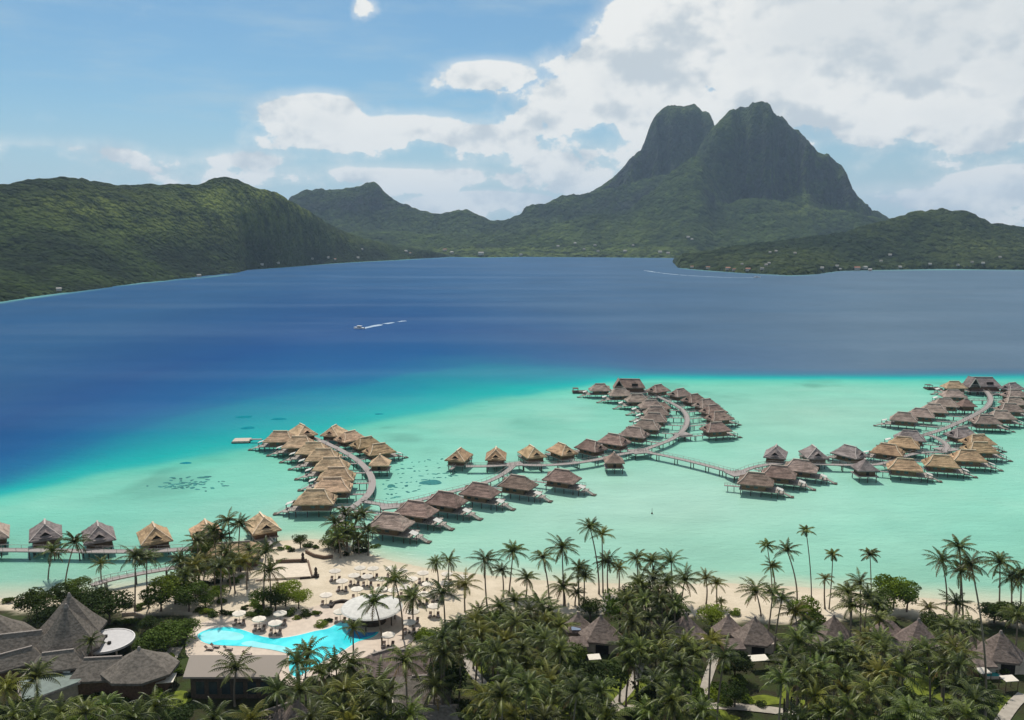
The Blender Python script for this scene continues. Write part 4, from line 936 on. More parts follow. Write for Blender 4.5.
# thatched roofs of the main building
def roof_cone(mb, base, peak, ze, thick=.5, ridge=None):   # base: world xy list, straight slopes to peak or ridge points
    n = len(base); vs = [(x, y, ze-thick) for x, y in base]+[(x, y, ze) for x, y in base]
    pk = Vector(peak); mid = []
    for x, y in base: mid.append((x+(pk.x-x)*.4, y+(pk.y-y)*.4, ze+(pk.z-ze)*.36))
    vs += mid+[tuple(pk)]
    fs = [tuple(reversed(range(n)))]+[(i, (i+1) % n, n+(i+1) % n, n+i) for i in range(n)]+[(n+i, n+(i+1) % n, 2*n+(i+1) % n, 2*n+i) for i in range(n)]+[(2*n+i, 2*n+(i+1) % n, 3*n) for i in range(n)]
    return mb.add(vs, fs)
def cone_house(px, py, zp, rx, ry, label, rot=0, n=8, ze=4.2, name='thatched_hall', m='lroof', group=None, annex=None):
    pk = W(px, py, zp); r = thing(name, (pk.x, pk.y, 1.2), 0, label, 'thatched hall', group)
    base = [(rx*math.cos(2*math.pi*(k+.5)/n+rot), ry*math.sin(2*math.pi*(k+.5)/n+rot)) for k in range(n)]
    rf = roof_cone(MB(), base, (0, 0, zp-1.2), ze).build('roof', M[m], r)
    MB().tube([(0, 0, zp-1.7), (0, 0, zp-.9)], [.5, .22], 8).build('finial', M['lcap'], rf)
    w = MB(); b2 = [(x*.82, y*.82) for x, y in base]; k = len(b2)
    w.add([(x, y, 0) for x, y in b2]+[(x, y, ze-.1) for x, y in b2], [(i, (i+1) % k, k+(i+1) % k, k+i) for i in range(k)]); w.build('wall', M['wallwood'], r)
    return r
cone_house(69, 594, 13, 7.2, 6.6, 'tall grey thatched hall with pointed roof, farthest of the left complex', .1)
h2_ = cone_house(66, 605, 14.0, 7.1, 6.6, 'largest grey thatched hall with steep cone beside the white terrace', .2)
cone_house(139, 648, 9.5, 7.4, 6.6, 'low grey thatched hall right of the white terrace', .0)
cone_house(-8, 612, 11, 8, 7.5, 'grey thatched hall cut off by the left edge', .1)
def gable_wing(p0, p1, wdt, zr, ze, label, mm='lroof', z0=1.2, name='thatched_wing', hip=2.0):
    a = W(p0[0], p0[1], zr); b = W(p1[0], p1[1], zr); d = b-a; L = d.length; c = (a+b)/2
    r = thing(name, (c.x, c.y, z0), math.atan2(d.y, d.x), label, 'building wing')
    zr -= z0; ze -= z0
    rf = hip_roof(MB(), -L/2-hip, L/2+hip, -wdt/2, wdt/2, ze, -L/2, L/2, zr-ze, .4, .05).build('roof', M[mm], r); MB().bar((-L/2, 0, zr), (L/2, 0, zr), .45, .22).build('ridge_cap', M['lcap'], rf)
    MB().box(-L/2-hip+.8, L/2+hip-.8, -wdt/2+.8, wdt/2-.8, 0, ze-.1).build('wall', M['wallwood'], r); return r
gable_wing((-12, 636), (42, 630), 6, 8.5, 5.5, 'long grey thatched gallery roof running to the left edge')
gable_wing((-6, 656), (32, 646), 5, 7.5, 5.0, 'lower grey thatched gallery in front of the first gallery')
gable_wing((84, 658), (122, 656), 8, 7.5, 4.6, 'short grey thatched link roof between the two halls')
gable_wing((42, 653), (74, 649), 6.5, 8.5, 6.0, 'grey thatched front roof joined below the largest cone')
# white round terrace
p = W(107, 640.5, 4.2); r = thing('round_terrace', (p.x, p.y, 1.0), 0, 'white circular terrace roof beside the thatched halls', 'terrace')
MB().tube([(0, 0, 2.9), (0, 0, 3.2)], 5.5, 36).build('roof_slab', M['whiteroof'], r)
t_ = MB(); n = 36
t_.add([(rr*math.cos(2*math.pi*j/n), rr*math.sin(2*math.pi*j/n), zz) for rr, zz in ((5.55, 2.85), (5.55, 3.32), (5.3, 3.32), (5.3, 3.2)) for j in range(n)], [(q*n+j, q*n+(j+1) % n, (q+1)*n+(j+1) % n, (q+1)*n+j) for q in range(3) for j in range(n)])
t_.build('parapet', mat('white plaster', (.58, .55, .53), .8, .05, 1), r)
for j in range(8): a = 2*math.pi*j/8; MB().tube([(5.2*math.cos(a), 5.2*math.sin(a), 0), (5.2*math.cos(a), 5.2*math.sin(a), 2.9)], .2, 8).build('column', M['stone'], r)
for x, y in ((-1, 1.5), (1.2, -1.5)): MB().box(x-.3, x+.3, y-.3, y+.3, 3.2, 3.7).build('roof_vent', M['dark'], r)
# teal grey flat roof
zt = 5.0; r = thing('flat_roofed_building', W(62, 678, 1.0), 0, 'low building with teal grey flat roof in front of the cones', 'building')
def inr2(o, rr): o.parent = rr; o.matrix_parent_inverse = Matrix.Translation(-Vector(rr.location)); return o
fp = [(36, 662), (66, 661), (88, 672), (78, 682), (40, 696), (22, 700), (20, 682)]
inr2(flat_poly('roof', fp, zt, M['slate'], .4), r)
fpo = [(60+(a-60)*1.08, 680+(b-680)*1.10) for a, b in fp]
inr2(flat_poly('parapet', fpo, zt-.12, M['lcap'], .5), r); inr2(flat_poly('wall', [(60+(a-60)*.95, 680+(b-680)*.95) for a, b in fp], zt-.65, M['stone'], 3.4), r)
for a, b in ((66, 671),): q = W(a, b, zt+.1); inr2(MB().box(q.x-1, q.x+1, q.y-.5, q.y+.5, zt+.005, zt+.3).build('skylight', M['white'], r), r)
# shingled pool building
A_, B_, C_, D_ = W(190, 655, 7.8), W(288, 655, 7.8), W(277, 677, 6.4), W(183, 677, 6.4)
r = thing('pool_building', (A_.x, C_.y-1, 1.0), 0, 'long dark building with plain grey brown roof below the pool', 'building')
vs = [A_, B_, C_, D_]; vs2 = [v-Vector((0, 0, .35)) for v in vs]
inr2(mesh_obj('roof', vs+vs2, [(0, 3, 2, 1), (4, 5, 6, 7), (0, 1, 5, 4), (1, 2, 6, 5), (2, 3, 7, 6), (3, 0, 4, 7)], M['flatroof'], r), r)
bx0, bx1 = D_.x+1, C_.x-1; by0, by1 = D_.y+.9, A_.y-1
inr2(MB().add([(bx0, by0, .8), (bx1, by0, .8), (bx1, by1, .8), (bx0, by1, .8), (bx0, by0, 5.95), (bx1, by0, 5.95), (bx1, by1, 7.2), (bx0, by1, 7.2)], [(0, 1, 5, 4), (1, 2, 6, 5), (2, 3, 7, 6), (3, 0, 4, 7)]).build('wall', M['darkwood'], r), r)
for k in range(6):
    x = bx0+1+k*(bx1-bx0-2)/5.6; inr2(MB().box(x, x+1.6, by0-.06, by0+.02, 2.4, 4.9).build('window', M['glass'], r), r)
# roofs between the palms below the pavilion
gable_wing((372, 654), (396, 647), 9, 7.5, 4.5, 'grey brown roof just below the round pavilion', 'vroof', name='resort_building', hip=3)
gable_wing((398, 650), (420, 648), 9, 8.0, 4.8, 'grey brown roof with pale ridge right of the tall palm', 'vroof', name='resort_building', hip=3)
gable_wing((412, 676), (432, 675), 13, 8.0, 4.5, 'wide slate grey roof partly under palms at lower centre left', 'lroof', name='resort_building', hip=3.5)
gable_wing((428, 706), (452, 706), 10, 7.0, 4.5, 'grey roof at the bottom edge below the wide roof', 'lroof', name='resort_building', hip=3)
gable_wing((262, 712), (296, 700), 7, 6.5, 4.2, 'narrow brown roof corner at the bottom edge under palms', 'vroof', name='resort_building', hip=2)
gable_wing((216, 543), (250, 541), 9, 7.0, 4.2, 'long golden thatched roof among palms at the pier entrance', 'lroof', name='beach_building', hip=3)
bpy.data.objects['beach_building'].children[0].data.materials[0] = TH['tan'][0]
# beach villas
def villa(px, py, label, s=1.0, flip=1, left=True):
    pk = W(px, py, 8.6); z0 = 1.2; r = thing('beach_villa', (pk.x, pk.y, z0), 0, label, 'villa', 'thatched villas along the beach')
    def cone(cx, cy, zp, a, b, ze, nm='roof', n=6, rot=.3):
        base = [(cx+a*math.cos(2*math.pi*(k+.5)/n+rot), cy+b*math.sin(2*math.pi*(k+.5)/n+rot)) for k in range(n)]
        o = roof_cone(MB(), base, (cx, cy, zp), ze, .4).build(nm, M['vroof'], r)
        MB().tube([(cx, cy, zp-.5), (cx, cy, zp+.2)], [.42, .2], 7).build('ridge_cap', M['lcap'], o); return o
    cone(0, 0, 7.4, 5.0, 4.6, 2.9); cone(-4.6*flip, 4.2, 6.0, 3.8, 3.4, 2.6)
    rf = hip_roof(MB(), -7.5*flip if flip > 0 else 3, -3 if flip > 0 else 7.5, -5, -.5, 2.6, (-6.3 if flip > 0 else 4), (-4 if flip > 0 else 6.3), 1.3, .3).build('roof', M['vroof'], r)
    MB().box(-3.6, 3.6, -3.2, 3.2, 0, 2.8).build('wall', M['stone'], r); MB().box(-4.6*flip-2.4, -4.6*flip+2.4, 2.2, 6.2, 0, 2.55).build('wall', M['stone'], r)
    MB().box(-1.4, 1.4, -3.26, -3.18, .1, 2.2).build('door', M['dark'], r)
    MB().box(-6.8*flip-.6, -6.8*flip+.6, -4.4, -1, 0, 2.3).build('wall', M['wallwood'], r)
    r.scale = (s,)*3; return r
for a, b, s_, lab, fl in [(601, 615, 1.0, 'brown thatched beach villa with solar panel left of the centre path', 1), (686, 612, .95, 'brown thatched villa with steep side roof behind bright shrub', 1), (755, 617, 1.0, 'brown thatched beach villa with white canopy, in the middle right', 1),
                      (834, 614, .95, 'thatched beach villa half hidden behind palms right of tall lone palms', 1), (919, 619, 1.0, 'grey thatched beach villa below the small yellow palm', 1), (1001, 633, 1.05, 'grey thatched villa with teal plunge pool near right edge', 1)]:
    villa(a, b, lab, s_, fl)
q = W(576, 630, 4.2); vv = [o for o in bpy.data.objects if o.name == 'beach_villa'][0]
sp = MB().box(-1, 1, -.5, .5, 0, .12, Matrix.Rotation(.35, 4, 'X')).build('solar_panel', mat('solar panel', (.12, .17, .26), .3, .1, 2), vv); sp.location = q-Vector(vv.location)+Vector((0, 0, 0.3))
def canopy_tent(px, py, a, b, label):
    p = G(px, py); r = thing('garden_canopy', (p.x, p.y, p.z), R(8), label, 'canopy', 'white garden canopies')
    MB().add([(-a, -b, 2.4), (a, -b, 2.4), (a, b, 2.6), (-a, b, 2.6), (-a, -b, 2.3), (a, -b, 2.3), (a, b, 2.5), (-a, b, 2.5)], [(0, 1, 2, 3), (7, 6, 5, 4), (0, 4, 5, 1), (1, 5, 6, 2), (2, 6, 7, 3), (3, 7, 4, 0)]).build('canopy', M['umb'], r)
    for x in (-1, 1):
        for y in (-1, 1): MB().tube([(x*a*.93, y*b*.93, 0), (x*a*.93, y*b*.93, 2.35)], .07, 6).build('pole', M['darkwood'], r)
for a, b, c, d, lab in [(594, 668, 1.3, 1.0, 'white canopy in the garden of the villa left of the centre path'), (758, 669, 1.9, 1.1, 'white canopy below the middle right villa'), (1008, 690, 1.4, 1.0, 'white canopy right of the teal plunge pool'), (982, 682, 1.2, 1.0, 'small white canopy left of the teal plunge pool'),
                        (401, 712, 1.6, .8, 'small white canopy beside the slate grey roof'), (165, 690, 2.0, 1.6, 'pale canopy below the low thatched hall'), (654, 690, .9, .9, 'small cream canopy beside the curved centre path')]: canopy_tent(a, b, c, d, lab)
p = W(990, 673, 1.7); r = thing('plunge_pool', (p.x, p.y, 1.3), 0, 'small teal plunge pool in the garden of the rightmost villa', 'plunge pool')
MB().box(-1.9, 1.9, -1.7, 1.7, 0, .4).build('coping', M['stone'], r); MB().box(-1.5, 1.5, -1.3, 1.3, .38, .43).build('water_surface', mat('teal pool water', (.02, .28, .27), .1, .1, 1, .5), r)
# stone walls and steps on the beach
def low_wall(pts, h, w, label, m='stone'):
    L = [G(a, b) for a, b in pts]; r = MB(); 
    for a, b in zip(L[:-1], L[1:]):
        r.bar(Vector((a.x, a.y, a.z+h/2-.2)), Vector((b.x, b.y, b.z+h/2-.2)), w, h+.4)
    return tag(r.build('low_wall', M[m]), label, 'wall', 'low walls round the beach stage')
low_wall([(276, 563), (307, 562)], .9, .5, 'long low brown wall at the back of the beach stage', 'rust'); low_wall([(256, 581), (300, 578)], .5, .5, 'long low pale wall along the front of the beach stage')
low_wall([(308, 562), (312, 577)], .6, .4, 'short low wall along the right side of the beach stage', 'rust'); low_wall([(300, 579), (319, 577)], .5, .7, 'short dark plinth wall at the stage front corner', 'tiki')
low_wall([(306, 553), (314, 557), (324, 559), (333, 558)], .9, .5, 'curved low stone wall near the beach palm clump', 'rust')
low_wall([(331, 609), (334, 605), (342, 603), (352, 604)], .9, .6, 'curved dark planter wall left of the round pavilion', 'tiki')
low_wall([(122, 616), (134, 615), (145, 619), (147, 627)], .8, .4, 'curved pale garden wall above the white terrace')
st_ = flat_poly('stage_floor', [(262, 579), (272, 564), (307, 563), (311, 576)], 1.75, mat('pale stage sand', (.57, .48, .38), .9, .08, 1), .5); tag(st_, 'pale square sand stage on the beach between low walls', 'stage')
for a, b, lab in [(303, 562, 'dark carved statue at the back corner of the beach stage'), (316, 577, 'dark carved statue at the front corner of the beach stage')]:
    p = G(a, b); r = thing('carved_statue', (p.x, p.y, p.z), 0, lab, 'statue', 'carved statues beside the beach stage')
    MB().box(-.7, .7, -.7, .7, -.2, .6).build('plinth', M['tiki'], r); MB().tube([(0, 0, .6), (0, 0, 1.3), (0, 0, 1.5), (0, 0, 2.0), (0, 0, 2.3), (0, 0, 2.7)], [.42, .45, .3, .42, .38, .15], 10).build('figure', M['tiki'], r)

# ------------------------------------------------------------------ umbrellas and loungers
def make_umbrella():
    r = thing('beach_umbrella', (0, -500, 0)); r['category'] = 'umbrella'; n = 8; R0 = 1.6
    vs = [(0, 0, 3.1)]+[(R0*math.cos(2*math.pi*j/n), R0*math.sin(2*math.pi*j/n), 2.55) for j in range(n)]+[(R0*.99*math.cos(2*math.pi*j/n), R0*.99*math.sin(2*math.pi*j/n), 2.37) for j in range(n)]
    mesh_obj('canopy', vs, [(0, 1+j, 1+(j+1) % n) for j in range(n)]+[(1+j, 1+n+j, 1+n+(j+1) % n, 1+(j+1) % n) for j in range(n)], M['umb'], r)
    MB().tube([(0, 0, 0), (0, 0, 3.2)], .045, 6).build('pole', M['darkwood'], r); MB().tube([(0, 0, -.1), (0, 0, .14)], .35, 10).build('base', M['darkwood'], r); return r
def make_lounger():
    r = thing('sun_lounger', (0, -500, 0)); r['category'] = 'sun lounger'
    f = MB(); f.box(-.38, .38, -1.0, .45, .28, .36)
    for x in (-.33, .33):
        for y in (-.9, .4): f.box(x-.04, x+.04, y-.04, y+.04, 0, .28)
    f.build('frame', M['lounge'], r); MB().box(-.34, .34, -.97, .42, .36, .44).build('mattress', M['cushion'], r)
    MB().add([(-.34, .42, .36), (.34, .42, .36), (.34, 1.0, .82), (-.34, 1.0, .82), (-.34, .42, .46), (.34, .42, .46), (.34, .95, .92), (-.34, .95, .92)], [(3, 2, 1, 0), (4, 5, 6, 7), (0, 1, 5, 4), (1, 2, 6, 5), (2, 3, 7, 6), (3, 0, 4, 7)]).build('backrest', M['lounge'], r)
    return r
up, lp = make_umbrella(), make_lounger()
UMB = [(239, 613, 'left of three white umbrellas at the pool edge'), (259, 618.5, 'middle of three white umbrellas at the pool edge'), (275, 622.5, 'right of three white umbrellas at the pool edge'), (280, 613, 'behind the rightmost pool edge umbrella'), (340, 610.5, 'in front of the curved planter wall'),
       (326, 594, 'alone left of the beach loungers'), (342, 580, ''), (354, 574.5, ''), (367, 575.5, ''), (357, 588, ''), (366, 599, 'just behind the round pavilion'), (360, 567, ''), (373, 567.5, ''), (382, 578, ''), (391, 567.5, ''), (402, 570, ''), (394, 589, ''), (412, 578, ''),
       (423, 572, ''), (423, 593, ''), (413, 612, ''), (409, 622.5, ''), (388, 635, 'below the deep end of the pool'), (447, 573, ''), (445, 582, ''), (428, 583, ''), (434, 605, ''), (462, 576, ''), (381, 588, ''), (405, 586, ''), (335, 570, ''), (437, 590, '')]
auto = sorted([u for u in UMB if not u[2]]); k = 0; first = True
for a, b, lab in UMB:
    p = None; z = 1.3
    for _ in range(3): p = W(a, b, z+2.75); z = gz(p.x, p.y)
    if not lab: lab = '%s from the left among those on the open beach' % ordn(auto.index((a, b, ''))+1)
    if z < .25 or p.y > shore_y(p.x)-3: z = max(z, .2)
    onter = (190 < proj(p.x, p.y, z)[0] < 420 and proj(p.x, p.y, z)[1] > 622); zb = max(z, pz-.04) if onter else z
    if first: up.location = (p.x, p.y, zb); up['label'] = 'cream beach umbrella, '+lab; up['group'] = 'cream umbrellas round the pool and beach'; u_ = up
    else: u_ = copy_tree(up, (p.x, p.y, zb), random.uniform(0, .8), 'cream beach umbrella, '+lab, 'cream umbrellas round the pool and beach')
    for s, nm in ((-1, 'left'), (1, 'right')):
        x, y = p.x+s*.95, p.y-.35; rz = random.uniform(-.12, .12); l2 = 'brown sun lounger on the %s under the umbrella %s' % (nm, lab.replace(' umbrella ', ' '))
        l2 = ' '.join(l2.split()[:16])
        if first and s < 0: lp.location = (x, y, zb); lp['label'] = l2; lp['group'] = 'brown sun loungers under the umbrellas'
        else: copy_tree(lp, (x, y, zb), rz, l2, 'brown sun loungers under the umbrellas')
    first = False
for i, (a, b) in enumerate([(228, 650), (209, 650), (247, 655), (215, 647.5)]):
    p = W(a, b, pz-.04); copy_tree(lp, (p.x, p.y, pz-.04), 1.4, 'brown sun lounger on the near pool edge, %s from the left' % ordn([3, 1, 4, 2][i]), 'brown sun loungers on the near pool edge')

# ------------------------------------------------------------------ vegetation
def frond_mesh(mb, L, az, el, droop, nl=14, wl=.72, lw=.25):
    # curved rachis, paired hanging leaflets
    ca, sa = math.cos(az), math.sin(az); pts = []; p = Vector((0, 0, 0)); e = el
    N = nl
    for i in range(N+1):
        pts.append(p.copy()); st = L/N; p = p+Vector((ca*math.cos(e), sa*math.cos(e), math.sin(e)))*st; e -= droop/N*(.5+1.1*i/N)
    side = Vector((-sa, ca, 0))
    for i in range(1, N+1):
        t = i/N; a = pts[i-1] if i < N+1 else pts[-1]; d = (pts[min(i, N)]-pts[i-1]).normalized(); ll = wl*(math.sin(math.pi*min(1, t*.88+.10))**.7)
        upv = side.cross(d)*-1
        for s in (-1, 1):
            tip = a+side*s*ll*.72+d*ll*.50+Vector((0, 0, -.55*ll))*random.uniform(.7, 1.3)
            mb.add([a-d*lw*.35, a+d*lw*.65, tip+d*lw*.25, tip-d*lw*.10], [(0, 1, 2, 3)])
    m = len(pts)
    for i in range(m-1): mb.add([pts[i]-side*.09, pts[i]+side*.09, pts[i+1]+side*.07, pts[i+1]-side*.07], [(0, 1, 2, 3)])
def crown_mesh(seed, R0=3.9, n=24, wind=0.0):
    random.seed(seed); mb = MB(); dry = MB()
    for k in range(n):
        t = k/n; az = k*2.39996+random.uniform(-.25, .25); el = R(76)-t*R(88)+random.uniform(-.12, .12); L = R0*(.82+.25*random.random())*(1 if t > .15 else .8)
        az2 = az+wind*math.sin(az)*.5
        frond_mesh(mb, L, az2, el, random.uniform(1.0, 1.7)*(1.1-.25*t))
    for k in range(4): frond_mesh(dry, R0*.8, random.uniform(0, 6.28), R(-35), .9, 9, .6)
    a = bpy.data.meshes.new('crown'); a.from_pydata(mb.v, [], mb.f); b = bpy.data.meshes.new('dry_fronds'); b.from_pydata(dry.v, [], dry.f); b.materials.append(M['dryfrond'])
    return a, b
CR = []
for k in range(7):
    a, b = crown_mesh(100+k, 4.2+.2*(k % 3), 16+2*(k % 4), .8 if k % 2 else 0); a.materials.append(M['frond']); a2 = a.copy(); a2.materials[0] = M['frondy']; CR.append((a, a2, b))
sparse = crown_mesh(300, 3.0, 14, .9); sparse[0].materials.append(M['frond'])
random.seed(5)
TREES = []   # (object, px, py, kind) for labels
def palm(cx, cy, bx=None, by=None, h=None, R0=4.0, yellow=False, label=None, name='coconut_palm', thin=False, jit=True):
    if by is not None:
        b = G(bx, by); top = at_depth(cx, cy, b.y)
    else:
        h = h or 13; z = 1.2
        for _ in range(2): p = W(cx, cy, z+h); z = gz(p.x, p.y)
        lean = random.uniform(-.12, .12)*h*.8; b = Vector((p.x+(lean if bx is None else 0), p.y+random.uniform(-1, 1), z)); top = Vector((p.x, p.y, z+h))
    hh = top.z-b.z
    r = thing(name, (b.x, b.y, b.z-.15)); r['category'] = 'palm tree'; r['group'] = 'coconut palms of the resort'
    off = Vector((top.x-b.x, top.y-b.y, hh)); pts = []; rad = []
    N = 9; cv = random.uniform(-.5, .5)
    for i in range(N+1):
        t = i/N; bend = t**1.6
        pts.append((off.x*bend+cv*math.sin(math.pi*t)*.5, off.y*bend, off.z*t)); rad.append((.30 if i == 0 else .21-.08*t)*(.75 if thin else 1))
    MB().tube(pts, rad, 7).build('trunk', M['trunk'], r, True)
    m = random.choice(CR); me = m[1] if yellow else m[0]
    if thin: me = sparse[0]
    c = bpy.data.objects.new('crown', me); C.objects.link(c); c.parent = r; c.location = (off.x, off.y, off.z); s = R0/4.0; c.scale = (s, s, s*random.uniform(.9, 1.08)); c.rotation_euler = (random.uniform(-.12, .12), random.uniform(-.12, .12), random.uniform(0, 6.28))
    if not thin and random.random() < .6:
        d = bpy.data.objects.new('dry_fronds', m[2]); C.objects.link(d); d.parent = c; d.location = (0, 0, -.1)
    if label: r['label'] = label
    TREES.append((r, cx, cy, 'palm', label)); return r
# individually recognisable palms
P_ = [(52, 550, 48, 584, 'left of two palms in front of the grey roofed walkway bungalows'), (75, 541, 65, 588, 'leaning palm before the walkway, right of a similar palm'), (101, 563, 102, 586, 'short palm before the walkway left of the thin trunked pair'),
      (135, 556, 135, 612, 'left of the thin trunked pair by the footbridge'), (147, 557, 149, 608, 'right of the thin trunked pair by the footbridge'), (221, 566, 222, 612, 'tall palm standing alone left of the pool umbrellas'),
      (436, 562, 438, 592, 'left of two slender palms at the beach edge below the front row'), (449, 560, 449, 590, 'right of two slender palms at the beach edge below the front row'), (465, 584, 465, 612, 'bushy low palm right of the beach umbrellas'),
      (485, 560, 487, 606, 'upright palm over the beach, left of a lower crown'), (502, 570, 503, 597, 'low palm between two taller ones on the central beach'), (513, 551, 509, 593, 'dark bushy crown over the water left of centre'),
      (527, 577, 526, 598, 'short spreading palm on the central beach'), (543, 557, 549, 599, 'slightly leaning palm left of the tall dark palm'), (562, 547, 564, 606, 'tall dark palm in the central beach clump'), (563, 586, 565, 606, 'low brown crowned palm under the tall dark palm'),
      (590, 527, 599, 594, 'tallest leaning palm above the central beach'), (602, 534, 603, 593, 'second tallest palm, golden crown beside the tallest leaning palm'), (608, 561, 608, 593, 'medium palm under the golden crowned palm'), (619, 567, 619, 591, 'yellowish palm right of the tall central pair'),
      (579, 568, 579, 605, 'palm with round crown left of the tall central pair'), (584, 576, 583, 607, 'low palm touching the round crowned one'), (577, 592, 575, 606, 'smallest brown palm of the central beach clump'),
      (685, 579, 681, 606, 'wide dark palm left of two yellow palms'), (706, 578, 706, 604, 'left of two yellow palms on the right beach'), (717, 583, 717, 606, 'right of two yellow palms on the right beach'), (721, 601, 721, 610, 'tiny palm below the two yellow palms'),
      (767, 545, 772, 590, 'left of the windswept trio over the lagoon'), (772, 566, 774, 592, 'lower yellow green crown under the windswept trio'), (787, 550, 797, 604, 'brownish leaning palm of the windswept trio'), (806, 530, 811, 613, 'tallest thin palm with small crown over the right lagoon'),
      (833, 554, 829, 609, 'slim windswept palm right of the tallest thin palm'), (825, 578, 825, 609, 'small yellow star shaped palm on the right beach'), (756, 591, 761, 616, 'drooping palm bending left over the villa roof'), (870, 554, 871, 602, 'dark windswept palm over the bright green bush'),
      (942, 560, 946, 612, 'left of the tall group of three at the right'), (959, 546, 959, 614, 'tallest crown of the right group of three'), (961, 570, 963, 619, 'lower palm within the right group of three'), (971, 563, 985, 719, 'palm with very long trunk rising from the bottom right'),
      (956, 603, 956, 620, 'low palm at the feet of the right group'), (929, 607, 929, 623, 'small young yellow palm alone on the right beach'), (1000, 562, 999, 609, 'left of the cluster at the right edge'), (1011, 577, 1011, 610, 'middle of the cluster at the right edge'),
      (1021, 574, 1020, 612, 'right of the cluster at the right edge, cut by frame'), (395, 580, 403, 640, 'tall palm crossing the right end of the round pavilion'), (374, 601, 382, 648, 'star shaped crown over the round pavilion roof'), (413, 597, 413, 628, 'palm right of the round pavilion'),
      (443, 592, 445, 628, 'dark palm among the right hand beach umbrellas'), (266, 551, 264, 608, 'higher of two palms beside the beach stage'), (270, 570, 271, 608, 'lower of two palms beside the beach stage'), (404, 660, 407, 724, 'palm with long bare trunk over the grey brown roofs'),
      (435, 686, 436, 730, 'palm in front of the slate grey roof'), (91, 641, 92, 676, 'palm in front of the white round terrace'), (37, 676, 39, 730, 'palm before the teal grey flat roof'), (236, 668, 235, 706, 'palm in front of the pool building'),
      (353, 627, 354, 668, 'slim palm over the deep end of the pool'), (308, 653, 306, 700, 'palm overlapping the pool right of the pool building'), (297, 662, 298, 715, 'palm at the tail of the pool'), (322, 672, 322, 722, 'left of three dark palms under the pool tail'), (336, 666, 337, 716, 'middle of three dark palms under the pool tail'), (350, 664, 350, 712, 'right of three dark palms under the pool tail'), (278, 690, 279, 735, 'palm at the right corner of the pool building')]
YEL = {(606,), (706, 578), (717, 583), (602, 534), (619, 567), (825, 578), (929, 607), (772, 566), (721, 601), (465, 584)}
SM = {(806, 530): 3.0, (825, 578): 2.2, (721, 601): 1.6, (929, 607): 2.4, (436, 562): 2.6, (717, 583): 2.5, (706, 578): 2.8, (870, 554): 3.4, (577, 592): 2.4, (772, 566): 2.7, (833, 554): 3.0, (767, 545): 3.4, (353, 627): 2.8, (787, 550): 3.4, (502, 570): 3, (527, 577): 3.2, (101, 563): 3, (971, 563): 3.2, (449, 560): 3.0, (602, 534): 3.1, (590, 527): 3.4, (619, 567): 2.7, (579, 568): 3.2, (584, 576): 3.2, (543, 557): 3.2, (91, 641): 2.8}
for cx, cy, bx, by, lab in P_:
    palm(cx, cy, bx, by, None, SM.get((cx, cy), 3.9)*1.22, (cx, cy) in YEL, ('coconut palm, '+lab), thin=(cx, cy) in ((806, 530), (767, 545), (833, 554), (870, 554)))
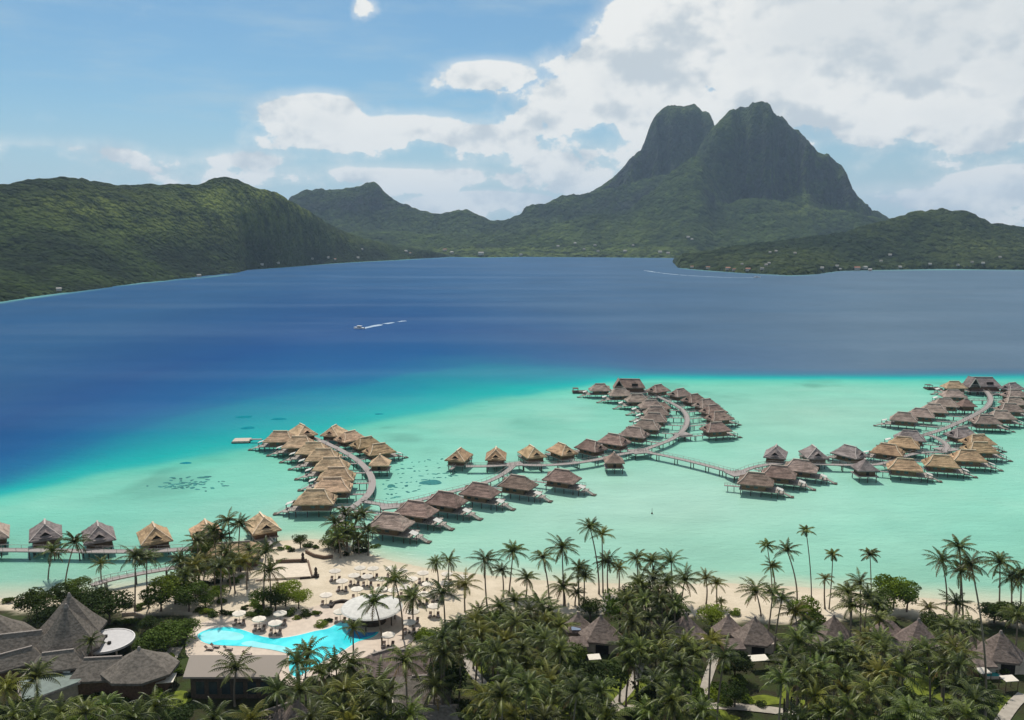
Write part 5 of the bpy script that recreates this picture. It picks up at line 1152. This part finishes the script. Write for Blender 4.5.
# palms of clumps and grove: crown position and height
CL = [('palm clump on the sandy point', [(335, 522, 9), (345, 513, 11), (356, 517, 10), (363, 513, 11), (368, 530, 7), (347, 533, 6), (338, 537, 6), (358, 538, 5)]),
      ('palms and gardens by the pier entrance', [(228, 520, 14), (240, 524, 13), (213, 530, 12), (222, 537, 10), (197, 540, 11), (205, 560, 7), (214, 566, 6), (234, 562, 8), (245, 560, 8), (194, 565, 8), (186, 575, 7), (250, 550, 8), (226, 552, 10), (180, 560, 9)])]
for zone, L in CL:
    for i, (a, b, h) in enumerate(sorted(L)):
        palm(a, b, None, None, h, 4.2 if h < 9 else 4.4, h < 9 and i % 2 == 0, 'coconut palm, %s from the left in the %s' % (ordn(i+1), zone))
GV = [(340, 652, 14), (360, 668, 14), (278, 681, 12), (327, 700, 13), (368, 691, 12), (378, 684, 12), (457, 626, 14), (460, 642, 13), (432, 712, 9), (88, 686, 12), (133, 672, 12), (127, 694, 11), (6, 686, 11), (188, 671, 11), (340, 634, 11),
      (105, 705, 12), (155, 706, 11), (200, 700, 11), (262, 694, 12), (300, 690, 13), (345, 690, 13), (222, 712, 10), (60, 712, 8), (180, 712, 10), (310, 718, 12), (350, 720, 12), (385, 720, 10),
      (637, 558, 15), (652, 560, 16), (671, 561, 15), (653, 577, 13), (667, 582, 12), (640, 583, 12), (782, 598, 12), (773, 592, 11), (795, 612, 10), (860, 582, 13), (848, 592, 12), (868, 596, 12), (852, 606, 11), (878, 604, 11), (780, 620, 12),
      (480, 612, 11), (500, 606, 11), (515, 600, 12), (540, 604, 11), (548, 612, 11), (495, 625, 12), (515, 622, 12), (533, 628, 12), (470, 655, 11), (497, 652, 14), (522, 648, 13), (545, 640, 12), (560, 650, 13), (580, 662, 12), (540, 668, 13), (510, 676, 13),
      (485, 700, 11), (530, 700, 12), (555, 690, 12), (570, 706, 11), (512, 715, 11), (545, 718, 11), (600, 690, 10), (475, 722, 9), (640, 648, 14), (662, 636, 12), (672, 628, 12), (650, 618, 13), (632, 622, 12), (684, 645, 13), (695, 652, 12), (665, 660, 13), (640, 672, 9),
      (712, 640, 11), (725, 655, 12), (735, 672, 12), (752, 684, 12), (725, 690, 11), (700, 672, 11), (768, 640, 12), (798, 640, 13), (812, 630, 12), (820, 650, 13), (820, 668, 14), (842, 645, 13), (860, 655, 14), (866, 640, 12), (885, 650, 13), (845, 675, 13), (870, 690, 14), (850, 705, 13),
      (815, 695, 13), (830, 712, 12), (890, 700, 13), (905, 660, 13), (912, 690, 12), (935, 672, 14), (955, 650, 13), (940, 640, 12), (960, 665, 12), (975, 700, 11), (925, 715, 11), (950, 712, 11), (1000, 620, 10), (1018, 615, 11), (1015, 650, 12), (1018, 672, 12), (895, 720, 11), (800, 720, 10),
      (770, 716, 9), (740, 716, 10), (900, 672, 13), (700, 620, 11), (895, 628, 12), (880, 618, 12), (980, 640, 9), (590, 650, 9), (610, 660, 11), (625, 645, 12), (660, 600, 13), (675, 605, 12), (645, 600, 13), (628, 600, 11), (790, 660, 12), (805, 675, 13),
      (845, 625, 12), (835, 655, 12), (880, 672, 13), (860, 722, 12), (785, 700, 10), (650, 712, 9), (680, 716, 9), (575, 630, 10), (560, 625, 11), (530, 610, 12), (505, 640, 12), (480, 632, 11), (480, 670, 10)]
CLEAR = [(577, 612, 612, 636), (684, 616, 698, 630), (732, 614, 768, 634), (828, 616, 840, 622), (904, 616, 928, 632), (984, 626, 1006, 648), (616, 684, 636, 706), (702, 670, 708, 692), (720, 702, 780, 708), (470, 664, 486, 686), (914, 684, 932, 688),
         (360, 645, 420, 668), (415, 675, 455, 700), (20, 600, 168, 690), (180, 650, 285, 705), (196, 625, 330, 660), (986, 668, 1015, 688), (590, 660, 608, 672), (745, 660, 768, 674), (1000, 700, 1024, 720)]
def is_clear(px, py, r=13):
    for x0, y0, x1, y1 in CLEAR:
        dx = max(x0-px, 0, px-x1); dy = max(y0-py, 0, py-y1)
        if math.hypot(dx, dy) < r: return False
    return True
_r = random.Random(3)
for _ in range(900):
    a = _r.uniform(440, 1024); b = _r.uniform(622, 719)
    if all(math.hypot(a-g[0], (b-g[1])*1.2) > 17.5 for g in GV) and is_clear(a, b, 14): GV.append((round(a), round(b), _r.uniform(9, 17)))
for _ in range(300):
    a = _r.uniform(0, 440); b = _r.uniform(694, 719)
    if all(math.hypot(a-g[0], (b-g[1])*1.2) > 17 for g in GV) and is_clear(a, b, 6): GV.append((round(a), round(b), _r.uniform(9, 14)))
KEEP = {(340, 652), (308, 653)}
GV = [g for g in GV if is_clear(g[0], g[1])]
grove = [palm(a, b, None, None, h*random.uniform(.92, 1.18), random.uniform(3.6, 4.9), random.random() < .10) for a, b, h in GV]
def tree_crown(seed, rx, ry, rz, n, leaf, mname, clumps=9):
    rs = np.random.RandomState(seed); cs = []
    for k in range(clumps):
        a = rs.rand()*6.28; q = rs.rand()**.5*.62; cs.append((q*math.cos(a)*rx, q*math.sin(a)*ry, rs.uniform(-.25, .55)*rz, rs.uniform(.38, .62)))
    verts = []; faces = []
    for i in range(n):
        c = cs[rs.randint(clumps)]; d = rs.normal(size=3); d /= np.linalg.norm(d); rr = (.55+.45*rs.rand()**.5)*c[3]
        if d[2] < -.3 and rs.rand() < .5: d[2] *= -1
        p = np.array(c[:3])+d*rr*np.array([rx, ry, rz]); 
        nrm = d*.8+rs.normal(size=3)*.55; nrm /= np.linalg.norm(nrm); t1 = np.cross(nrm, [0.3, .5, .81]); t1 /= np.linalg.norm(t1); t2 = np.cross(nrm, t1); s = leaf*rs.uniform(.6, 1.4)
        k = len(verts); verts += [tuple(p-t1*s), tuple(p+t2*s*.6), tuple(p+t1*s), tuple(p-t2*s*.6)]; faces.append((k, k+1, k+2, k+3))
    me = bpy.data.meshes.new('crown'); me.from_pydata(verts, [], faces); me.materials.append(M[mname]); return me
TC = {}
for mn in ('leafd', 'leafm', 'leafl'):
    TC[mn] = [tree_crown(50+k, 1, 1, .8, 2600, .055, mn, 9+2*k) for k in range(3)]
SC_ = {mn: [tree_crown(80+k, 1, 1, .7, 900, .10, mn, 6) for k in range(3)] for mn in TC}
def tree(px, py, h, rad, mn, label=None, name='broadleaf_tree', asp=.8):
    z = 1.2
    for _ in range(2): p = W(px, py, z+h-rad*asp*.6); z = gz(p.x, p.y)
    small = name == 'shrub'
    r = thing(name, (p.x, p.y, z-.1)); r['category'] = 'shrub' if small else 'tree'; r['group'] = 'shrubs of the resort gardens' if small else 'broadleaf trees of the resort'
    zc = rad*asp*.42 if small else h*.56; t = MB(); t.tube([(0, 0, 0), (.1, .05, zc*.5), (0, .1, zc)], [.12+.03*rad, .1+.02*rad, .06*rad], 7)
    for k in range(4 if not small else 2): a = k*1.7+px; t.tube([(0, .03, zc*.55), (rad*.3*math.cos(a), rad*.3*math.sin(a), zc*.9), (rad*.55*math.cos(a), rad*.55*math.sin(a), zc*1.05)], [.12+.01*rad, .08, .04], 5)
    t.build('stem' if small else 'trunk', M['bark'], r)
    c = bpy.data.objects.new('crown' if not small else 'foliage', random.choice((SC_ if small else TC)[mn])); C.objects.link(c); c.parent = r; c.location = (0, 0, zc)
    c.scale = (rad, rad*random.uniform(.85, 1.1), rad*asp if small else max(h*.52, rad*.6)); c.rotation_euler = (0, 0, random.uniform(0, 6.28))
    if label: r['label'] = label
    TREES.append((r, px, py, 'shrub' if small else 'tree', label)); return r
TR = [(205, 545, 8, 5, 'leafm', None), (240, 560, 5, 3.6, 'leafm', None), (195, 568, 6, 4, 'leafm', None), (222, 572, 4, 3, 'leafl', None), (208, 535, 9, 4, 'leafd', None), (252, 556, 4, 3, 'leafd', None), (35, 596, 8, 5.0, 'leafm', 'green bushy tree left of the tall thatched cones'), (22, 615, 7, 4.0, 'leafd', None), (50, 610, 7.5, 4.5, 'leafd', None), (30, 628, 6, 3.5, 'leafd', None), (92, 597, 8, 5.2, 'leafd', None), (108, 602, 8, 5.5, 'leafd', 'large dark round tree behind the thatched cones'), (80, 592, 7, 3.5, 'leafm', None), (120, 612, 6.5, 3.8, 'leafd', None),
      (174, 582, 8.5, 6.0, 'leafl', 'light green tree on the sand right of the footbridge'), (188, 594, 6.5, 4.4, 'leafm', None), (160, 595, 6, 4, 'leafm', None), (205, 598, 4, 3.2, 'leafm', None), (218, 590, 4, 3, 'leafl', None), (75, 585, 6, 3.6, 'leafm', None), (60, 592, 6, 3.6, 'leafd', None), (150, 622, 3.5, 3.2, 'leafd', None), (168, 634, 6, 5.6, 'leafm', 'wide dark green bush left of the pool'), (152, 642, 5, 4.0, 'leafm', None), (186, 627, 4.5, 3.6, 'leafm', None),
      (262, 594, 5, 3.4, 'leafm', None), (275, 598, 5, 3.4, 'leafd', None), (285, 590, 6, 4.0, 'leafl', 'bright flat topped tree behind the pool umbrellas'), (298, 593, 5.5, 3.2, 'leafl', None), (347, 536, 6, 6.2, 'leafl', 'dense light green tree mass within the palm clump on the point'), (300, 537, 4.5, 2.4, 'leafd', None), (362, 543, 4, 3.2, 'leafd', None), (338, 544, 4, 3, 'leafd', None), (328, 541, 3.5, 2.6, 'leafm', None),
      (212, 548, 6, 4, 'leafm', None), (190, 556, 6, 3.5, 'leafd', None), (428, 632, 6, 3.4, 'leafl', 'bright yellow green tree right of the pavilion'), (433, 647, 5, 3, 'leafm', None), (402, 640, 4, 2.6, 'leafm', None),
      (620, 600, 10, 5.0, 'leafm', 'large green tree right of the tallest central palms'), (640, 590, 10, 5.0, 'leafd', None), (663, 594, 9, 5, 'leafd', None), (575, 612, 7, 3.8, 'leafd', None), (590, 603, 6, 3.4, 'leafd', None), (672, 610, 8, 4.4, 'leafd', None), (712, 612, 6, 3.8, 'leafl', 'bright green round shrub tree between two villas'), (722, 625, 5.5, 3.4, 'leafm', None),
      (805, 605, 8, 4.0, 'leafl', None), (812, 618, 7, 3.8, 'leafm', None), (895, 583, 9, 5.0, 'leafl', 'large bright green tree at the right beach edge'), (908, 592, 7, 4.2, 'leafm', None), (882, 600, 8, 4.2, 'leafm', None), (940, 620, 7, 4.0, 'leafd', None), (955, 625, 6.5, 4.2, 'leafd', None), (970, 630, 6, 3.4, 'leafm', None),
      (995, 611, 5, 4.4, 'leafd', None), (1010, 616, 5, 4.6, 'leafm', None), (1024, 612, 5, 4.4, 'leafd', None), (982, 616, 4.5, 3.6, 'leafm', None), (590, 680, 11, 6.0, 'leafd', 'large dark foreground tree left of the curved centre path'), (572, 672, 9, 4.5, 'leafd', None), (660, 695, 8, 5.5, 'leafd', 'large dark foreground tree right of the curved centre path'), (676, 706, 7, 4.5, 'leafd', None),
      (750, 650, 6, 3.4, 'leafd', None), (735, 660, 6, 3.6, 'leafd', None), (972, 692, 7, 5.0, 'leafd', 'large tree at the lower right beside the long trunk'), (995, 694, 6, 3.6, 'leafm', None), (480, 690, 6, 4.0, 'leafd', None), (468, 710, 6, 4, 'leafd', None), (450, 668, 9, 4.2, 'leafd', 'dark tree right of the slate grey roof'), (440, 650, 7, 3, 'leafd', None),
      (10, 708, 6, 4, 'leafd', None), (25, 668, 5, 2.6, 'leafd', None), (90, 712, 5, 3.5, 'leafm', None), (130, 714, 6, 4, 'leafm', None), (215, 718, 6, 4, 'leafd', None), (250, 720, 6, 4, 'leafd', None), (290, 712, 7, 4, 'leafd', None), (340, 710, 7, 4.5, 'leafd', None), (360, 716, 6, 4, 'leafm', None), (170, 716, 5, 4, 'leafd', None),
      (500, 660, 8, 4.5, 'leafd', None), (525, 664, 8, 4.6, 'leafd', None), (550, 680, 8, 4.4, 'leafm', None), (520, 690, 8, 4.6, 'leafd', None), (548, 706, 7, 4.5, 'leafm', None), (500, 712, 7, 4, 'leafm', None), (580, 706, 7, 4, 'leafm', None), (500, 616, 7, 4.2, 'leafm', None), (522, 618, 7, 4, 'leafd', None), (545, 622, 7, 4.4, 'leafd', None), (476, 622, 6, 3.8, 'leafm', None),
      (640, 640, 8, 4.2, 'leafd', None), (656, 650, 8, 4.6, 'leafd', None), (680, 665, 8, 4.4, 'leafd', None), (695, 640, 7, 3.6, 'leafm', None), (800, 655, 8, 4.8, 'leafm', None), (820, 680, 9, 5, 'leafd', None), (845, 690, 9, 5, 'leafd', None), (870, 668, 9, 5, 'leafd', None), (895, 690, 8, 4.6, 'leafd', None), (850, 660, 9, 4.6, 'leafm', None), (880, 640, 8, 4, 'leafm', None), (900, 640, 7, 3.6, 'leafd', None),
      (925, 655, 7, 4, 'leafm', None), (945, 665, 8, 4.4, 'leafm', None), (962, 655, 7, 4, 'leafm', None), (900, 715, 8, 5, 'leafd', None), (935, 718, 7, 4.4, 'leafm', None), (830, 715, 7, 5, 'leafd', None), (1018, 690, 7, 4, 'leafd', None), (1020, 660, 7, 3.5, 'leafm', None), (760, 655, 5, 2.6, 'leafd', None), (865, 712, 8, 5, 'leafd', None), (600, 640, 4, 2.4, 'leafm', None), (610, 655, 5, 3, 'leafd', None), (570, 650, 7, 3.6, 'leafm', None),
      (630, 662, 5, 3, 'leafd', None), (535, 640, 8, 4.2, 'leafm', None), (700, 700, 4, 2.2, 'leafd', None), (735, 690, 5, 3, 'leafd', None), (770, 682, 4, 2.6, 'leafd', None), (790, 668, 6, 3, 'leafd', None), (480, 650, 8, 4, 'leafm', None), (460, 685, 6, 3, 'leafd', None)]
for a, b, h, rd, mn, lab in TR:
    if not lab and b > 612 and a > 190 and mn != 'leafl' and TR.index((a, b, h, rd, mn, lab)) % 4:
        if is_clear(a, b, 11): palm(a, b, None, None, h+4.5, random.uniform(4.0, 4.8), random.random() < .12)
    elif lab or b < 612 or is_clear(a, b, 9) or (140 < a < 190 and b < 645): tree(a, b, h, rd, mn, lab)
SHR = [(198, 608), (206, 611), (214, 611), (224, 610), (232, 612), (250, 612), (258, 611), (266, 612), (290, 612), (297, 614), (304, 613), (316, 612), (258, 606), (245, 606), (281, 547), (287, 546), (292, 548), (308, 543), (315, 544), (322, 625), (328, 618), (230, 570), (215, 580), (205, 583), (240, 575), (197, 590), (232, 582),
       (253, 600), (222, 600), (140, 605), (150, 600), (128, 604), (365, 547), (358, 549), (374, 545), (345, 551), (440, 636), (418, 636), (395, 650), (420, 660), (455, 640), (450, 625), (735, 610), (812, 612), (606, 648), (590, 652), (576, 655), (740, 655), (770, 655), (990, 660), (975, 658), (1000, 670), (930, 645), (760, 700),
       (745, 698), (690, 695), (705, 712), (640, 700), (480, 660), (600, 705), (950, 700), (925, 700), (985, 700), (120, 700), (30, 700), (190, 690), (160, 700), (170, 655), (178, 668), (148, 655), (115, 620), (128, 622), (8, 600), (18, 602), (262, 705), (310, 680), (275, 700)]
for a, b in SHR: tree(a, b, random.uniform(1.1, 1.9), random.uniform(1.2, 2.0), random.choice(['leafd', 'leafm', 'leafm', 'leafl']), None, 'shrub', .75)
random.seed(77); extra = 0
while extra < 150:
    a = random.uniform(0, 1024); b = random.uniform(618, 719)
    if b < np.interp(a, [0, 160, 200, 420, 470, 1024], [640, 660, 705, 660, 614, 618]) : continue
    if not is_clear(a, b, 3) and not (CLEAR[0][0] < a < 1012 and 640 < b < 652): continue
    tree(a, b, random.uniform(1.3, 2.6), random.uniform(1.2, 2.2), random.choice(['leafd', 'leafm', 'leafm', 'leafl', 'leafd']), None, 'shrub', .8); extra += 1
# dead tree trunks at the bottom (bare posts)
for i, (a, b) in enumerate([(783, 722), (790, 720), (797, 722)]):
    p = G(a, b); r = thing('bare_trunk', (p.x, p.y, p.z), 0, 'bare dark tree trunk, %s of three standing by the bottom path' % ['leftmost', 'middle', 'rightmost'][i], 'bare trunk', 'bare trunks by the bottom path')
    MB().tube([(0, 0, -.2), (.1, 0, 2), (.05, .1, 4.6)], [.28, .2, .12], 7).build('trunk', M['tiki'], r); MB().tube([(.08, 0, 2.6), (.7, .1, 3.6)], [.1, .05], 5).build('branch', M['tiki'], r)
# labels of the remaining plants, relative to landmarks
LMK = [('the solar panel villa', 597, 628), ('the bright shrub villa', 686, 622), ('the white canopy villa', 752, 630), ('the half hidden villa', 832, 622), ('the grey roofed villa', 916, 632), ('the teal pool villa', 995, 646),
       ('the curved centre path', 628, 690), ('the lower right lawn', 922, 690), ('the bottom centre left path', 482, 682), ('the slate grey roof', 425, 682), ('the pool building', 232, 675), ('the teal grey flat roof', 55, 685), ('the white round terrace', 110, 640), ('the beach stage', 287, 568), ('the pool umbrellas', 258, 615),
       ('the palm clump on the point', 350, 540), ('the round pavilion', 372, 612), ('the low thatched hall', 138, 662), ('the thatched cones', 66, 610), ('the right bottom lawn path', 770, 702), ('the tail of the pool', 300, 672), ('the dense grove at lower right', 850, 690), ('the dense grove at lower centre', 530, 690), ('the pier entrance roof', 233, 545), ('the right beach group of three palms', 958, 600), ('the central beach palm clump', 570, 595), ('the right edge of the picture', 1020, 690), ('the central beach tree group', 650, 590)]
bins = {}
for r, px, py, kd, lab in TREES:
    if lab: continue
    nm, lx, ly = min(LMK, key=lambda l: (l[1]-px)**2+(1.4*(l[2]-py))**2)
    dx, dy = px-lx, py-ly
    dr = 'above' if dy < -9 and abs(dy) > abs(dx)*.6 else 'below' if dy > 9 and abs(dy) > abs(dx)*.6 else ('left of' if dx < 0 else 'right of')
    bins.setdefault((kd, nm, dr), []).append((px, py, r))
KN = {'palm': 'coconut palm', 'tree': 'leafy tree', 'shrub': 'low shrub'}
for (kd, nm, dr), L in bins.items():
    L.sort(key=lambda q: (q[0], q[1]))
    for i, (px, py, r) in enumerate(L):
        r['label'] = ('%s just %s %s' % (KN[kd], dr, nm)) if len(L) == 1 else '%s %s %s, %s from left there' % (KN[kd], dr, nm, ordn(i+1))

# ------------------------------------------------------------------ haze
hz = bpy.data.materials.new('sea haze'); hz.use_nodes = True; t = NT(hz.node_tree); t.n.clear(); o_ = t.new('ShaderNodeOutputMaterial'); pv = t.new('ShaderNodeVolumePrincipled')
pv.inputs['Color'].default_value = (.55, .76, 1.0, 1); pv.inputs['Density'].default_value = 0.000045; pv.inputs['Anisotropy'].default_value = .2; t.l.new(pv.outputs[0], o_.inputs['Volume'])
hzo = MB().box(-9200, 9200, -2600, 20100, -5.5, 1000).build('haze', hz); tag(hzo, kind='stuff')
